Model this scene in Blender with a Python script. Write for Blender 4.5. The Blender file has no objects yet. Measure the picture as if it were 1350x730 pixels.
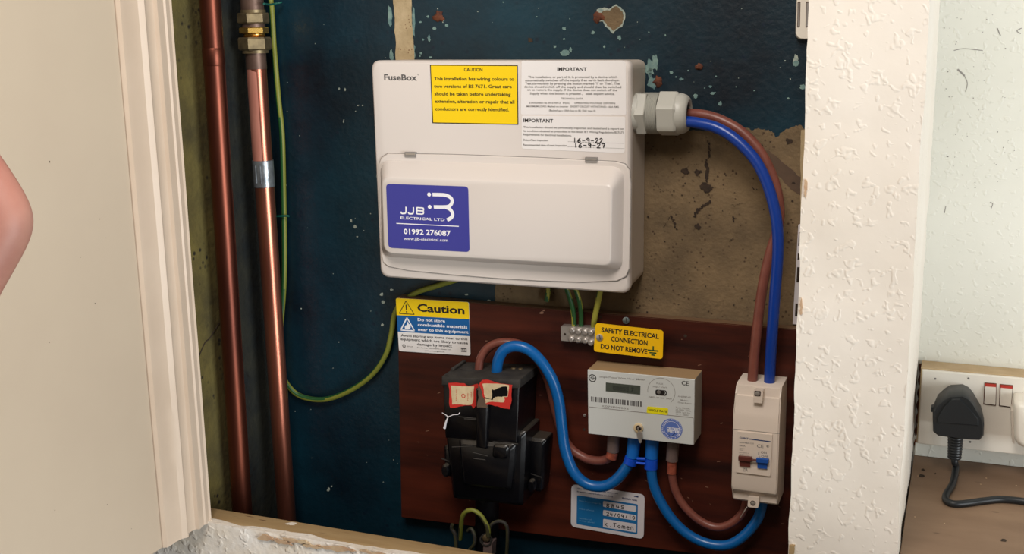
import bpy, bmesh, math, random
from mathutils import Vector, Matrix, noise, geometry
random.seed(7)
C = bpy.context.scene.collection
PI = math.pi
# ------------------------------------------------------------------ camera
CAM = Vector((0, -1.1, 1.5)); F = 1520.0
RX = Vector((0.930557682, 0.063694257, -0.360562673))    # world +X in camera space (x right, y down, z ahead)
RD = Vector((0.016267069, 0.976588616, 0.214499552))     # world down
RY = Vector((0.365783792, -0.205469504, 0.907735920))    # world +Y (into the wall)
def ray(px, py):
    c = Vector((px-675, py-365, F))
    return Vector((c.dot(RX), c.dot(RY), -c.dot(RD)))
def P(px, py, Y):
    r = ray(px, py); return CAM + r*((Y-CAM.y)/r.y)
def PZ(px, py, z):
    r = ray(px, py); return CAM + r*((z-CAM.z)/r.z)
def PX(px, py, x):
    r = ray(px, py); return CAM + r*((x-CAM.x)/r.x)
def PD(px, py, d):
    return CAM + ray(px, py)*(d/F)
def S(px, py, Y):                                          # metres per pixel at that depth
    return (Y-CAM.y)/ray(px, py).y
cd = bpy.data.cameras.new('camera'); cam = bpy.data.objects.new('camera', cd); C.objects.link(cam)
cd.sensor_width = 36; cd.lens = 36*F/1350; cd.clip_start = 0.02
m3 = Matrix(((RX.x, -RX.y, -RX.z), (RY.x, -RY.y, -RY.z), (-RD.x, RD.y, RD.z)))
cam.matrix_world = Matrix.Translation(CAM) @ m3.to_4x4()
bpy.context.scene.camera = cam
# ------------------------------------------------------------------ world, lights, exposure
sc = bpy.context.scene
sc.view_settings.view_transform = 'Standard'; sc.view_settings.look = 'None'
sc.view_settings.gamma = 1; sc.view_settings.exposure = -0.08
w = bpy.data.worlds.new('room_light'); sc.world = w; w.use_nodes = True
w.node_tree.nodes['Background'].inputs[0].default_value = (1.0, 0.95, 0.88, 1)
w.node_tree.nodes['Background'].inputs[1].default_value = 0.12
def area(name, loc, target, sx, sy, power, col):
    l = bpy.data.lights.new(name, 'AREA'); l.shape = 'RECTANGLE'; l.size = sx; l.size_y = sy
    l.energy = power; l.color = col
    o = bpy.data.objects.new(name, l); C.objects.link(o); o.location = loc
    o.rotation_euler = (Vector(target)-Vector(loc)).to_track_quat('-Z', 'Y').to_euler()
area('window_light', (2.4, -1.5, 1.05), (-0.2, -0.15, 1.1), 1.3, 1.5, 84, (0.93, 0.98, 1.0))
area('ceiling_lamp', (-0.2, -1.02, 2.32), (-0.4, 0, 1.4), 0.5, 0.5, 15, (1.0, 0.92, 0.85))

# ------------------------------------------------------------------ materials
def lin(c):
    return tuple((v/255/12.92 if v/255 <= 0.04045 else ((v/255+0.055)/1.055)**2.4) for v in c)
MATS = {}
def mat(name, rgb, rough=0.5, metal=0.0, var=None, vscale=20, vlo=0.35, vhi=0.65, bump=0.0, bscale=200, bdist=0.001,
        coat=0.0, specks=None, sscale=300, sthr=0.12, dust=None, detail=6, stretch=None, spec=None, bump2=None):
    m = bpy.data.materials.new(name); m.use_nodes = True; nt = m.node_tree; n = nt.nodes; L = nt.links
    b = n['Principled BSDF']; rgb = lin(rgb) + (1,)
    b.inputs['Base Color'].default_value = rgb; b.inputs['Roughness'].default_value = rough
    b.inputs['Metallic'].default_value = metal; b.inputs['Coat Weight'].default_value = coat
    b.inputs['Coat Roughness'].default_value = 0.15
    if spec is not None: b.inputs['Specular IOR Level'].default_value = spec
    tc = n.new('ShaderNodeTexCoord'); src = tc.outputs['Object']
    if stretch:
        mp = n.new('ShaderNodeMapping'); mp.inputs['Scale'].default_value = stretch
        L.new(src, mp.inputs[0]); src = mp.outputs[0]
    last = None
    def mix(fac, a, bb):
        x = n.new('ShaderNodeMix'); x.data_type = 'RGBA'
        L.new(fac, x.inputs[0])
        if a is None: x.inputs[6].default_value = rgb
        else: L.new(a, x.inputs[6])
        x.inputs[7].default_value = lin(bb) + (1,)
        return x.outputs[2]
    def ramp(s, lo, hi):
        r = n.new('ShaderNodeMapRange'); r.inputs[1].default_value = lo; r.inputs[2].default_value = hi
        r.clamp = True; L.new(s, r.inputs[0]); return r.outputs[0]
    if var:
        t = n.new('ShaderNodeTexNoise'); t.inputs['Scale'].default_value = vscale; t.inputs['Detail'].default_value = detail
        t.inputs['Roughness'].default_value = 0.6
        L.new(src, t.inputs['Vector']); last = mix(ramp(t.outputs[0], vlo, vhi), last, var)
    if specks:
        v = n.new('ShaderNodeTexVoronoi'); v.inputs['Scale'].default_value = sscale; v.inputs['Randomness'].default_value = 1
        L.new(src, v.inputs['Vector'])
        t2 = n.new('ShaderNodeTexNoise'); t2.inputs['Scale'].default_value = sscale*0.23; L.new(src, t2.inputs['Vector'])
        r1 = ramp(v.outputs['Distance'], sthr, sthr*0.5); r2 = ramp(t2.outputs[0], 0.5, 0.6)
        mm = n.new('ShaderNodeMath'); mm.operation = 'MULTIPLY'; L.new(r1, mm.inputs[0]); L.new(r2, mm.inputs[1])
        last = mix(mm.outputs[0], last, specks)
    if dust:
        g = n.new('ShaderNodeNewGeometry'); sp = n.new('ShaderNodeSeparateXYZ'); L.new(g.outputs['True Normal'], sp.inputs[0])
        last = mix(ramp(sp.outputs[2], 0.6, 0.8), last, dust)
    if last: L.new(last, b.inputs['Base Color'])
    if bump:
        t = n.new('ShaderNodeTexNoise'); t.inputs['Scale'].default_value = bscale; t.inputs['Detail'].default_value = 4
        L.new(src, t.inputs['Vector'])
        bp = n.new('ShaderNodeBump'); bp.inputs['Strength'].default_value = bump; bp.inputs['Distance'].default_value = bdist
        L.new(t.outputs[0], bp.inputs['Height']); L.new(bp.outputs[0], b.inputs['Normal'])
        if bump2:                                            # sparse raised blobs, as in thickly painted plaster
            nk = n.new('ShaderNodeTexNoise'); nk.inputs['Scale'].default_value = bump2[0]; nk.inputs['Detail'].default_value = 1.0
            nk.inputs['Distortion'].default_value = 0.4; L.new(src, nk.inputs['Vector'])
            mm = n.new('ShaderNodeMapRange'); mm.interpolation_type = 'SMOOTHSTEP'; mm.inputs[1].default_value = 0.57; mm.inputs[2].default_value = 0.72
            L.new(nk.outputs[0], mm.inputs[0])
            b2 = n.new('ShaderNodeBump'); b2.inputs['Strength'].default_value = bump2[1]; b2.inputs['Distance'].default_value = 0.0015
            L.new(mm.outputs[0], b2.inputs['Height']); L.new(bp.outputs[0], b2.inputs['Normal']); L.new(b2.outputs[0], b.inputs['Normal'])
    MATS[name] = m; return m
mat('teal_paint', (9, 52, 67), 0.4, var=(4, 17, 28), vscale=5, bump=0.35, bscale=160, bdist=0.0015, specks=(8, 28, 44), sscale=90, sthr=0.25, spec=0.5)
mat('bare_plaster', (126, 106, 78), 0.9, var=(100, 84, 62), vscale=22, bump=0.6, bscale=220, bdist=0.002, specks=(70, 52, 36), sscale=210, sthr=0.3)
mat('plaster_smear', (96, 76, 60), 0.9, var=(82, 66, 54), vscale=40, bump=0.3, bscale=200)
mat('filler', (190, 170, 135), 0.85, var=(168, 148, 112), vscale=60, bump=0.4, bscale=300, bdist=0.001, specks=(120, 90, 60), sscale=260, sthr=0.25)
mat('undercoat', (126, 152, 144), 0.7, var=(86, 118, 120), vscale=120)
mat('pale_chip', (176, 182, 168), 0.7, var=(120, 140, 136), vscale=200)
mat('rust', (112, 62, 36), 0.85, var=(66, 34, 26), vscale=150, bump=0.4, bscale=300)
mat('pit', (42, 32, 26), 0.95, var=(64, 50, 38), vscale=200)
mat('olive_plaster', (112, 100, 50), 0.9, var=(74, 66, 36), vscale=16, bump=0.7, bscale=180, bdist=0.002, specks=(34, 28, 16), sscale=120, sthr=0.33)
mat('corner_shade_dark', (42, 42, 32), 0.8, var=(18, 24, 26), vscale=30, bump=0.6, bscale=180, bdist=0.002, specks=(18, 16, 12), sscale=130, sthr=0.35)  # mottled dark tone that carries the left corner's shade in its colour
mat('white_plaster', (233, 225, 214), 0.62, var=(225, 215, 201), vscale=5, vlo=0.3, vhi=0.7, bump=0.25, bscale=70, bdist=0.001, bump2=(150, 0.3))
mat('alcove_plaster', (226, 226, 216), 0.62, var=(214, 214, 203), vscale=4, bump=0.2, bscale=60, bdist=0.001, bump2=(165, 0.28))
mat('sill_plaster', (240, 235, 228), 0.7, var=(228, 216, 198), vscale=25, bump=0.5, bscale=130, bdist=0.002, bump2=(130, 0.4))
mat('door_paint', (200, 184, 162), 0.45, var=(193, 176, 155), vscale=3, bump=0.04, bscale=30)
mat('frame_paint', (206, 187, 167), 0.42, var=(198, 178, 157), vscale=9, bump=0.12, bscale=50)
mat('raw_wood', (176, 152, 112), 0.75, var=(146, 118, 78), vscale=14, bump=0.4, bscale=60, stretch=(0.25, 1.6, 1.6), specks=(96, 66, 40), sscale=120, sthr=0.2)
mat('flaked_paint', (206, 184, 150), 0.6, var=(176, 138, 110), vscale=60, bump=0.3, bscale=150)
mat('shelf_wood', (146, 120, 96), 0.62, var=(122, 97, 76), vscale=9, bump=0.15, bscale=60, stretch=(0.5, 1.2, 1), specks=(92, 70, 54), sscale=70, sthr=0.15)
mat('board_wood', (84, 35, 21), 0.45, var=(36, 14, 11), vscale=26, vlo=0.32, vhi=0.68, bump=0.2, bscale=60, stretch=(0.16, 1, 1.5), dust=(112, 88, 66), spec=0.3)
mat('dark_wood', (20, 14, 10), 0.9)
mat('board_scuff', (140, 104, 84), 0.8)
mat('copper_dull', (120, 66, 50), 0.38, 0.92, var=(84, 46, 38), vscale=16, stretch=(1, 1, 0.25), bump=0.05, bscale=100)
mat('copper', (196, 122, 98), 0.3, 0.92, var=(150, 88, 72), vscale=14, stretch=(1, 1, 0.25))
mat('copper_pink', (206, 140, 122), 0.45, 0.45, var=(184, 116, 100), vscale=30, stretch=(1, 1, 0.3))
mat('copper_tarnish', (120, 96, 84), 0.45, 0.6, var=(98, 76, 66), vscale=30)
mat('brass_dull', (142, 124, 92), 0.4, 0.7, var=(108, 94, 70), vscale=90)
mat('brass', (206, 164, 86), 0.25, 0.9)
mat('foil_tape', (168, 174, 178), 0.32, 0.7, var=(120, 124, 130), vscale=60, bump=0.5, bscale=120)
mat('white_plastic', (222, 214, 208), 0.32, bump=0.02, bscale=500)
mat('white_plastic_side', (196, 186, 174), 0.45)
mat('label_white', (236, 233, 232), 0.4)
mat('label_yellow', (250, 212, 6), 0.45)
mat('tag_yellow', (250, 196, 10), 0.4)
mat('black_ink', (30, 26, 26), 0.5)
mat('grey_ink', (112, 108, 104), 0.5)
mat('dark_grey_ink', (92, 90, 90), 0.5)
mat('soft_ink', (140, 136, 132), 0.5)
mat('blue_sticker', (60, 62, 152), 0.4)
mat('white_ink', (246, 246, 250), 0.45)
mat('sign_blue', (10, 92, 158), 0.45)
mat('navy_ink', (24, 52, 104), 0.5)
mat('card_white', (214, 210, 214), 0.5)
mat('card_blue', (20, 108, 168), 0.5)
mat('pale_blue_ink', (120, 170, 206), 0.5)
mat('gland_grey', (186, 186, 178), 0.4)
mat('blue_sheath', (12, 58, 150), 0.3)
mat('sky_sheath', (11, 94, 164), 0.3)
mat('sky_bright', (12, 108, 200), 0.45)
mat('clip_blue', (8, 78, 206), 0.4)
mat('brown_sheath', (128, 74, 62), 0.38, var=(114, 64, 54), vscale=60)
mat('grey_sleeve', (104, 88, 84), 0.5)
mat('copper_tape', (196, 108, 84), 0.35, 0.4, var=(150, 74, 56), vscale=150)
mat('wire_green', (34, 82, 40), 0.45)
mat('wire_yellow', (160, 158, 62), 0.45)
mat('wire_olive', (124, 128, 48), 0.5)
mat('old_wire', (70, 68, 40), 0.6, var=(50, 50, 34), vscale=80)
mat('thin_green', (8, 84, 72), 0.5)
mat('isolator_plastic', (218, 205, 192), 0.4)
mat('switch_brown', (92, 44, 36), 0.45)
mat('switch_blue', (24, 78, 160), 0.45)
mat('meter_face', (206, 210, 208), 0.42)
mat('meter_case', (176, 172, 160), 0.5, dust=(170, 142, 106))
mat('lcd', (74, 80, 72), 0.25)
mat('lcd_digit', (46, 50, 46), 0.4)
mat('round_sticker', (92, 118, 190), 0.45)
mat('single_yellow', (236, 226, 24), 0.45)
mat('steel', (198, 192, 186), 0.38, 0.75, bump=0.2, bscale=300)
mat('screw_steel', (150, 168, 172), 0.35, 0.7)
mat('bakelite', (6, 6, 10), 0.3, bump=0.25, bscale=90, dust=(66, 61, 54))
mat('bakelite_dusty', (52, 49, 45), 0.7, var=(36, 33, 31), vscale=80, bump=0.3, bscale=150)
mat('red_ink', (196, 44, 36), 0.55)
mat('old_paper', (216, 196, 158), 0.7, var=(190, 168, 132), vscale=60)
mat('black_rubber', (26, 30, 33), 0.42, bump=0.03, bscale=300)
mat('socket_white', (228, 222, 210), 0.35)
mat('socket_wood', (196, 172, 136), 0.6, var=(176, 150, 112), vscale=30)
mat('switch_red', (176, 52, 40), 0.5)
mat('skin', (174, 124, 108), 0.55, var=(162, 108, 94), vscale=40, bump=0.15, bscale=250, bdist=0.0006)
MATS['skin'].node_tree.nodes['Principled BSDF'].inputs['Subsurface Weight'].default_value = 0.06
MATS['skin'].node_tree.nodes['Principled BSDF'].inputs['Subsurface Radius'].default_value = (0.01, 0.004, 0.002)
mat('room_floor', (84, 72, 62), 0.7, var=(104, 90, 76), vscale=6)
mat('sleeve_cloth', (60, 66, 80), 0.9, bump=0.3, bscale=400)

# ------------------------------------------------------------------ mesh helpers
def link(name, bm, m, parent=None, smooth=False):
    me = bpy.data.meshes.new(name)
    bmesh.ops.recalc_face_normals(bm, faces=bm.faces)
    bm.to_mesh(me); bm.free()
    if smooth:
        for p in me.polygons: p.use_smooth = True
        try: me.set_sharp_from_angle(angle=math.radians(smooth if smooth is not True else 40))
        except Exception: pass
    for k in (m if isinstance(m, (list, tuple)) else [m]): me.materials.append(MATS[k])
    o = bpy.data.objects.new(name, me); C.objects.link(o)
    if parent:
        o.parent = parent
        if parent.type == 'EMPTY': o.location = -parent.location
    return o
def thing(name, label, cat, loc, group=None):
    o = bpy.data.objects.new(name, None); C.objects.link(o); o.location = loc; o.empty_display_size = 0.02
    o['label'] = label; o['category'] = cat
    if group: o['group'] = group
    return o
def tag(o, label, cat, group=None):
    o['label'] = label; o['category'] = cat
    if group: o['group'] = group
    return o
def struct(o): o['kind'] = 'structure'; return o
def stuff(o): o['kind'] = 'stuff'; return o
def nb(): return bmesh.new()
def box(bm, x0, x1, y0, y1, z0, z1, bev=0, seg=2):
    r = bmesh.ops.create_cube(bm, size=1)
    for v in r['verts']:
        v.co = Vector(((x0+x1)/2+v.co.x*(x1-x0), (y0+y1)/2+v.co.y*(y1-y0), (z0+z1)/2+v.co.z*(z1-z0)))
    if bev:
        es = list({e for v in r['verts'] for e in v.link_edges})
        bmesh.ops.bevel(bm, geom=es, offset=bev, segments=seg, affect='EDGES', profile=0.5)
def loft(bm, rings, cap0=True, cap1=True, mi=0, closed=False):
    vs = [[bm.verts.new(p) for p in r] for r in rings]; n = len(vs[0])
    fs = []
    prs = list(zip(vs, vs[1:])) + ([(vs[-1], vs[0])] if closed else [])
    for a, b in prs:
        for i in range(n):
            fs.append(bm.faces.new((a[i], a[(i+1) % n], b[(i+1) % n], b[i])))
    if not closed:
        if cap0: fs.append(bm.faces.new(vs[0]))
        if cap1: fs.append(bm.faces.new(vs[-1]))
    for f in fs: f.material_index = mi
    return fs
def lerp(a, b, t): return a+(b-a)*t
def rrpx(cs, r, Y, seg=5, dY=0):
    """rounded quad from four pixel corners (clockwise from top left) at depth Y; returns world ring"""
    out = []
    c2 = [Vector(c) for c in cs]
    for i in range(4):
        p = c2[i]; a = (c2[i-1]-p); b = (c2[(i+1) % 4]-p)
        rr = r if not isinstance(r, (list, tuple)) else r[i]
        rr = min(rr, a.length*0.49, b.length*0.49)
        a = p+a.normalized()*rr; b = p+b.normalized()*rr
        for k in range(seg+1):
            t = k/seg
            # quarter-circle-like curve
            q = a*(1-t)**2 + p*2*t*(1-t)*1.0 + b*t*t
            q2 = lerp(lerp(a, b, t), q, 1.15)
            out.append(P(q2.x, q2.y, Y))
    return out
def shiftY(ring, Y): return [Vector((p.x, Y, p.z)) for p in ring]
def plate(bm, cs, r, Y, th=0.0004, seg=5, mi=0):
    """thin plate whose FRONT face (at Y) has the given pixel corners"""
    ring = rrpx(cs, r, Y, seg)
    loft(bm, [shiftY(ring, Y+th), ring], mi=mi)
def polyplate(bm, pts, Y, th=0.0004, mi=0):
    ring = [P(x, y, Y) for x, y in pts]; flat(bm, ring, th, mi)
def flat(bm, ring, th=0.0004, mi=0):
    n = len(ring)
    f = [bm.verts.new(p) for p in ring]; b = [bm.verts.new((p.x, p.y+th, p.z)) for p in ring]
    for i in range(n):
        bm.faces.new((f[i], f[(i+1) % n], b[(i+1) % n], b[i])).material_index = mi
    for t in geometry.tessellate_polygon([[Vector((p.x, p.z, 0)) for p in ring]]):
        try: bm.faces.new([f[k] for k in t]).material_index = mi
        except ValueError: pass
def disc(cx, cy, r, Y, n=24, ry=None):
    c = P(cx, cy, Y); s = S(cx, cy, Y)
    return [Vector((c.x+math.cos(a)*r*s, Y, c.z+math.sin(a)*(ry or r)*s)) for a in [2*PI*k/n for k in range(n)]]
def button(bm, cx, cy, r, Y, h, n=20, bev=0.3, mi=0):
    """short cylinder facing the viewer, back at Y, front at Y-h"""
    c = disc(cx, cy, r, Y, n); cc = P(cx, cy, Y)
    sm = [cc+(p-cc)*(1-bev) for p in c]
    loft(bm, [c, shiftY(c, Y-h*0.7), shiftY(sm, Y-h)], mi=mi)
def ringband(bm, cx, cy, r0, r1, Y, th=0.0003, n=40, a0=0, a1=2*PI, mi=0):
    c = P(cx, cy, Y); s = S(cx, cy, Y)
    k = [a0+(a1-a0)*i/n for i in range(n+1)]
    o = [Vector((c.x+math.cos(a)*r1*s, Y, c.z+math.sin(a)*r1*s)) for a in k]
    i_ = [Vector((c.x+math.cos(a)*r0*s, Y, c.z+math.sin(a)*r0*s)) for a in k]
    ov = [bm.verts.new(p) for p in o]; iv = [bm.verts.new(p) for p in i_]
    for j in range(n): bm.faces.new((ov[j], ov[j+1], iv[j+1], iv[j])).material_index = mi
def catmull(pts, sub=8):
    out = []; n = len(pts)
    for i in range(n-1):
        p0 = pts[max(i-1, 0)]; p1 = pts[i]; p2 = pts[i+1]; p3 = pts[min(i+2, n-1)]
        for k in range(sub):
            t = k/sub
            out.append(0.5*((2*p1)+(p2-p0)*t+(2*p0-5*p1+4*p2-p3)*t*t+(3*p1-p0-3*p2+p3)*t**3))
    out.append(pts[-1]); return out
def tube(bm, pts, r, seg=14, sub=8, stripe=None, twist=0.0, smooth_path=True, mi=0):
    pts = [Vector(p) for p in pts]
    path = catmull(pts, sub) if smooth_path and len(pts) > 2 else pts
    n = len(path); T = [(path[min(i+1, n-1)]-path[max(i-1, 0)]).normalized() for i in range(n)]
    up = Vector((0, -1, 0)) if abs(T[0].y) < 0.9 else Vector((0, 0, 1))
    N = (up-T[0]*up.dot(T[0])).normalized(); rings = []
    for i in range(n):
        N = (N-T[i]*N.dot(T[i])).normalized(); B = T[i].cross(N)
        rr = r(i/(n-1)) if callable(r) else r
        rings.append([path[i]+(N*math.cos(a)+B*math.sin(a))*rr for a in [2*PI*k/seg for k in range(seg)]])
    fs = loft(bm, rings, mi=mi)
    if stripe is not None:
        for i in range(n-1):
            for k in range(seg):
                ph = (k/seg+twist*i/(n-1)) % 1.0
                if ph < stripe: fs[i*seg+k].material_index = 1
def pxpath(pts): return [P(p[0], p[1], p[2]) for p in pts]
def ribbon(bm, pts, wpx, Y, th=0.0002, mi=0, smooth_path=True, sub=5):
    """flat pen stroke of pixel width wpx through pixel points"""
    p = [P(x, y, Y) for x, y in pts]
    if smooth_path and len(p) > 2: p = catmull(p, sub)
    s = S(pts[0][0], pts[0][1], Y)*wpx/2; n = len(p); a = []; b = []
    for i in range(n):
        t = (p[min(i+1, n-1)]-p[max(i-1, 0)]).normalized(); nn = Vector((-t.z, 0, t.x))*s
        a.append(bm.verts.new(p[i]+nn)); b.append(bm.verts.new(p[i]-nn))
    for i in range(n-1): bm.faces.new((a[i], a[i+1], b[i+1], b[i])).material_index = mi
def ragged(pts, amp, depth=3, seed=0):
    rnd = random.Random(seed); p = [Vector((x, y)) for x, y in pts]
    for d in range(depth):
        q = []
        for i in range(len(p)):
            a = p[i]; b = p[(i+1) % len(p)]; e = b-a; L = e.length
            q.append(a)
            if L > 1.5:
                q.append((a+b)/2+Vector((-e.y, e.x)).normalized()*rnd.uniform(-1, 1)*min(amp, L*0.35))
        p = q; amp *= 0.6
    return [(v.x, v.y) for v in p]
def blob(cx, cy, rx, ry, seed, n=9, ang=0):
    rnd = random.Random(seed); out = []
    for k in range(n):
        a = 2*PI*k/n; q = rnd.uniform(0.6, 1.2)
        x = math.cos(a)*rx*q; y = math.sin(a)*ry*q
        out.append((cx+x*math.cos(ang)-y*math.sin(ang), cy+x*math.sin(ang)+y*math.cos(ang)))
    return out
# lettering -----------------------------------------------------------
FONT = {}
def glyphs(s, bold):
    key = (s, bold)
    if key not in FONT:
        cu = bpy.data.curves.new('t', 'FONT'); cu.body = s; cu.size = 1; cu.resolution_u = 2; cu.offset = bold
        o = bpy.data.objects.new('t', cu); C.objects.link(o)
        dg = bpy.context.evaluated_depsgraph_get()
        me = bpy.data.meshes.new_from_object(o.evaluated_get(dg))
        vs = [v.co.copy() for v in me.vertices]; fs = [tuple(p.vertices) for p in me.polygons]
        bpy.data.objects.remove(o); bpy.data.curves.remove(cu); bpy.data.meshes.remove(me)
        x0 = min(v.x for v in vs); x1 = max(v.x for v in vs)
        FONT[key] = (vs, fs, x0, x1)
    return FONT[key]
CAPH = 0.73
def text(bm, s, L, R, h, Y, bold=0.0, mi=0, cap=None):
    """lay the string between pixel points L and R (baseline) at depth Y, capitals h pixels high"""
    vs, fs, x0, x1 = glyphs(s, bold)
    a = P(L[0], L[1], Y); b = P(R[0], R[1], Y); e = b-a
    up = Vector((-e.z, 0, e.x)).normalized()*(S(L[0], L[1], Y)*h*1.0/CAPH)
    nv = [bm.verts.new(a+e*((v.x-x0)/(x1-x0))+up*v.y) for v in vs]
    for f in fs:
        try: bm.faces.new([nv[k] for k in f]).material_index = mi
        except ValueError: pass
def Z(ox, oy, s): return lambda x, y: (ox+x*s, oy+y*s)

# ================================================================== SETTING
FY = -0.19                                   # front face of the plastered wall round the cupboard
zs = P(300, 673, -0.16).z                     # top of the timber sill
XJ = P(275, 690, FY).x                        # inner edge of the frame on the left
XL = -0.7425                                  # plastered left side of the cupboard
XP = P(1053, 365, FY).x                       # left edge of the pier
XR = P(1204, 365, FY).x                       # right corner of the pier
AY = 0.08                                     # alcove wall on the far right
ZT, ZB = 2.25, 0.45
bm = nb(); box(bm, XL-0.02, XR-0.02, 0, 0.03, ZB, ZT)
wall_back = struct(link('wall_back', bm, 'teal_paint'))
bm = nb(); box(bm, XL-0.05, XL, FY+0.02, 0.03, ZB, ZT)
wall_left = struct(link('wall_left', bm, 'olive_plaster'))
def plaster_box(x0, x1, y0, y1, z0, z1, amp, cell, top=None):
    bm = nb(); nx = max(2, int((x1-x0)/cell)); ny = max(2, int((y1-y0)/cell)); nz = max(2, int((z1-z0)/cell))
    idx = {}
    def V(i, j, k):
        if (i, j, k) not in idx:
            p = Vector((lerp(x0, x1, i/nx), lerp(y0, y1, j/ny), lerp(z0, z1, k/nz)))
            d = noise.noise_vector(p*22)*amp+noise.noise_vector(p*85)*amp*0.45
            if top and k == nz: d.z += top*noise.noise(p*35)*2
            idx[(i, j, k)] = bm.verts.new(p+d)
        return idx[(i, j, k)]
    for k in range(nz):
        for i in range(nx):
            bm.faces.new((V(i, 0, k), V(i+1, 0, k), V(i+1, 0, k+1), V(i, 0, k+1)))
            bm.faces.new((V(i, ny, k), V(i+1, ny, k), V(i+1, ny, k+1), V(i, ny, k+1)))
        for j in range(ny):
            bm.faces.new((V(0, j, k), V(0, j+1, k), V(0, j+1, k+1), V(0, j, k+1)))
            bm.faces.new((V(nx, j, k), V(nx, j+1, k), V(nx, j+1, k+1), V(nx, j, k+1)))
    for i in range(nx):
        for j in range(ny):
            bm.faces.new((V(i, j, nz), V(i+1, j, nz), V(i+1, j+1, nz), V(i, j+1, nz)))
            bm.faces.new((V(i, j, 0), V(i+1, j, 0), V(i+1, j+1, 0), V(i, j+1, 0)))
    return bm
wall_right = struct(link('wall_right', plaster_box(XP, XR, FY, 0.10, ZB, ZT, 0.0014, 0.0075), 'white_plaster', smooth=60))
struct(link('wall_front', plaster_box(-1.35, XP+0.004, FY, FY+0.028, ZB, zs-0.0006, 0.0008, 0.005, top=0.0005), 'sill_plaster', smooth=60))
bm = nb(); box(bm, XR-0.01, 1.3, AY, AY+0.04, ZB, ZT)
wall_alcove = struct(link('wall_alcove', bm, 'alcove_plaster'))
bm = nb(); box(bm, -9, 9, -9, 0.12, ZB-0.5, ZB-0.45)
struct(link('floor', bm, 'room_floor'))
bm = nb(); box(bm, XL-0.05, XP+0.01, FY, 0.03, ZT-0.02, ZT)
struct(link('ceiling', bm, 'white_plaster'))
bm = nb(); box(bm, XL, XP, FY+0.028, 0, ZB+0.10, ZB+0.12)
struct(link('trim_3', bm, 'dark_wood'))                     # cupboard bottom
# timber sill lying on the wall, splintered front
def sill():
    bm = nb(); n = 90; x0 = XJ-0.03; x1 = XP+0.006
    rings = []
    for i in range(n+1):
        x = lerp(x0, x1, i/n)
        f = FY+0.0035+0.0012*noise.noise(Vector((x*40, 0, 3)))+0.0008*noise.noise(Vector((x*120, 1, 0)))
        d = 0.0012*noise.noise(Vector((x*50, 5, 0)))
        rings.append([Vector((x, -0.16, zs)), Vector((x, -0.158, zs-0.022)), Vector((x, f+0.001, zs-0.022)),
                      Vector((x, f-0.001, zs-0.006+d)), Vector((x, f+0.002, zs-0.0015)), Vector((x, f+0.006, zs+0.0002+d*0.3))])
    loft(bm, rings); return bm
sill_o = struct(link('trim_1', sill(), 'raw_wood', smooth=40))
# flakes of old paint clinging to the sill edge
bm = nb()
for i, (x, y, rx, ry) in enumerate([(350, 709, 14, 4), (392, 714, 22, 2.5), (445, 723, 25, 2.5), (490, 729, 18, 2), (412, 720, 16, 2.5), (372, 715, 14, 3)]):
    polyplate(bm, ragged(blob(x, y, rx, ry, i+3, 10, 0.16), 2, 1, i), FY-0.0026, 0.0018)
link('paint_flake', bm, 'flaked_paint', sill_o)['kind'] = 'stuff'
# frame mouldings on the hinge side and the open door, both running towards the viewer
def yat(px, X): return PX(px, 0, X).y
prof = [(226, 0.0, -0.010), (224, -0.001, 0), (218, 0.0, 0), (216.5, -0.0015, 0), (208, 0.0, 0), (206.8, 0.0, 0), (205.5, -0.0035, 0), (203, -0.0045, 0),
        (193, -0.0045, 0), (191.5, -0.003, 0), (190.5, 0.0005, 0), (188.5, 0.001, 0), (187, 0.0, 0), (184, -0.0025, 0), (176, -0.0042, 0), (168, -0.0036, 0), (163, -0.0042, 0), (161, -0.0075, 0)]
zj = zs-0.0005
ring = []
for px, dx, ex in prof:
    X = XJ+dx; ring.append((X, yat(px, XJ)))
ring.insert(0, (XJ-0.04, ring[0][1])); ring.append((XJ-0.04, ring[-1][1]))
bm = nb()
rings = []
for k in range(60):
    z = lerp(zj-0.001, ZT, k/59)
    rings.append([Vector((x+0.0005*noise.noise(Vector((x*50, y*50, z*9))), y, z)) for x, y in ring])
loft(bm, rings)
struct(link('trim_2', bm, 'frame_paint', smooth=25))
YD = ring[-1][1]
bm = nb(); box(bm, XJ-0.045, XJ-0.0075, YD-0.62, YD-0.0006, zj-0.001, ZT, 0.0015)
door = struct(link('door_1', bm, 'door_paint'))
bm = nb()
for i in range(26):
    y = YD-0.02-random.random()*0.35; z = random.uniform(zs, zs+0.62); s = random.uniform(0.0003, 0.0009)
    vs = [bm.verts.new((XJ-0.0073, y+math.cos(a)*s*0.7, z+math.sin(a)*s)) for a in [k*PI/3 for k in range(6)]]; bm.faces.new(vs)
stuff(link('door_speck', bm, 'pit', door))

# --- back wall: bare plaster, filler strip, chips, rust
Yw = -0.0004
bm = nb()
polyplate(bm, ragged([(655, 365), (652, 402), (700, 412), (800, 425), (1000, 450), (1068, 456), (1072, 300), (1070, 172), (1058, 168), (1040, 170), (1022, 181), (1008, 170), (975, 168), (940, 171), (900, 169), (850, 171), (760, 170)], 4, 4, 5), Yw, 0.0006)
link('bare_plaster_patch', bm, 'bare_plaster', wall_back)
bm = nb(); polyplate(bm, ragged([(1010, 197), (1022, 205), (1052, 232), (1062, 240), (1060, 258), (1040, 246), (1018, 222)], 2, 3, 9), Yw-0.0003)
link('plaster_smear', bm, 'plaster_smear', wall_back)
bm = nb(); polyplate(bm, ragged([(1056, 172), (1064, 170), (1063, 290), (1056, 290)], 2, 4, 11), Yw-0.0004)
link('filler_strip', bm, 'filler', wall_back)
bm = nb(); polyplate(bm, ragged([(517, -12), (543, -12), (544, 40), (545, 92), (521, 92), (520, 40)], 1.5, 4, 2), Yw-0.0004, 0.0008)
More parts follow.
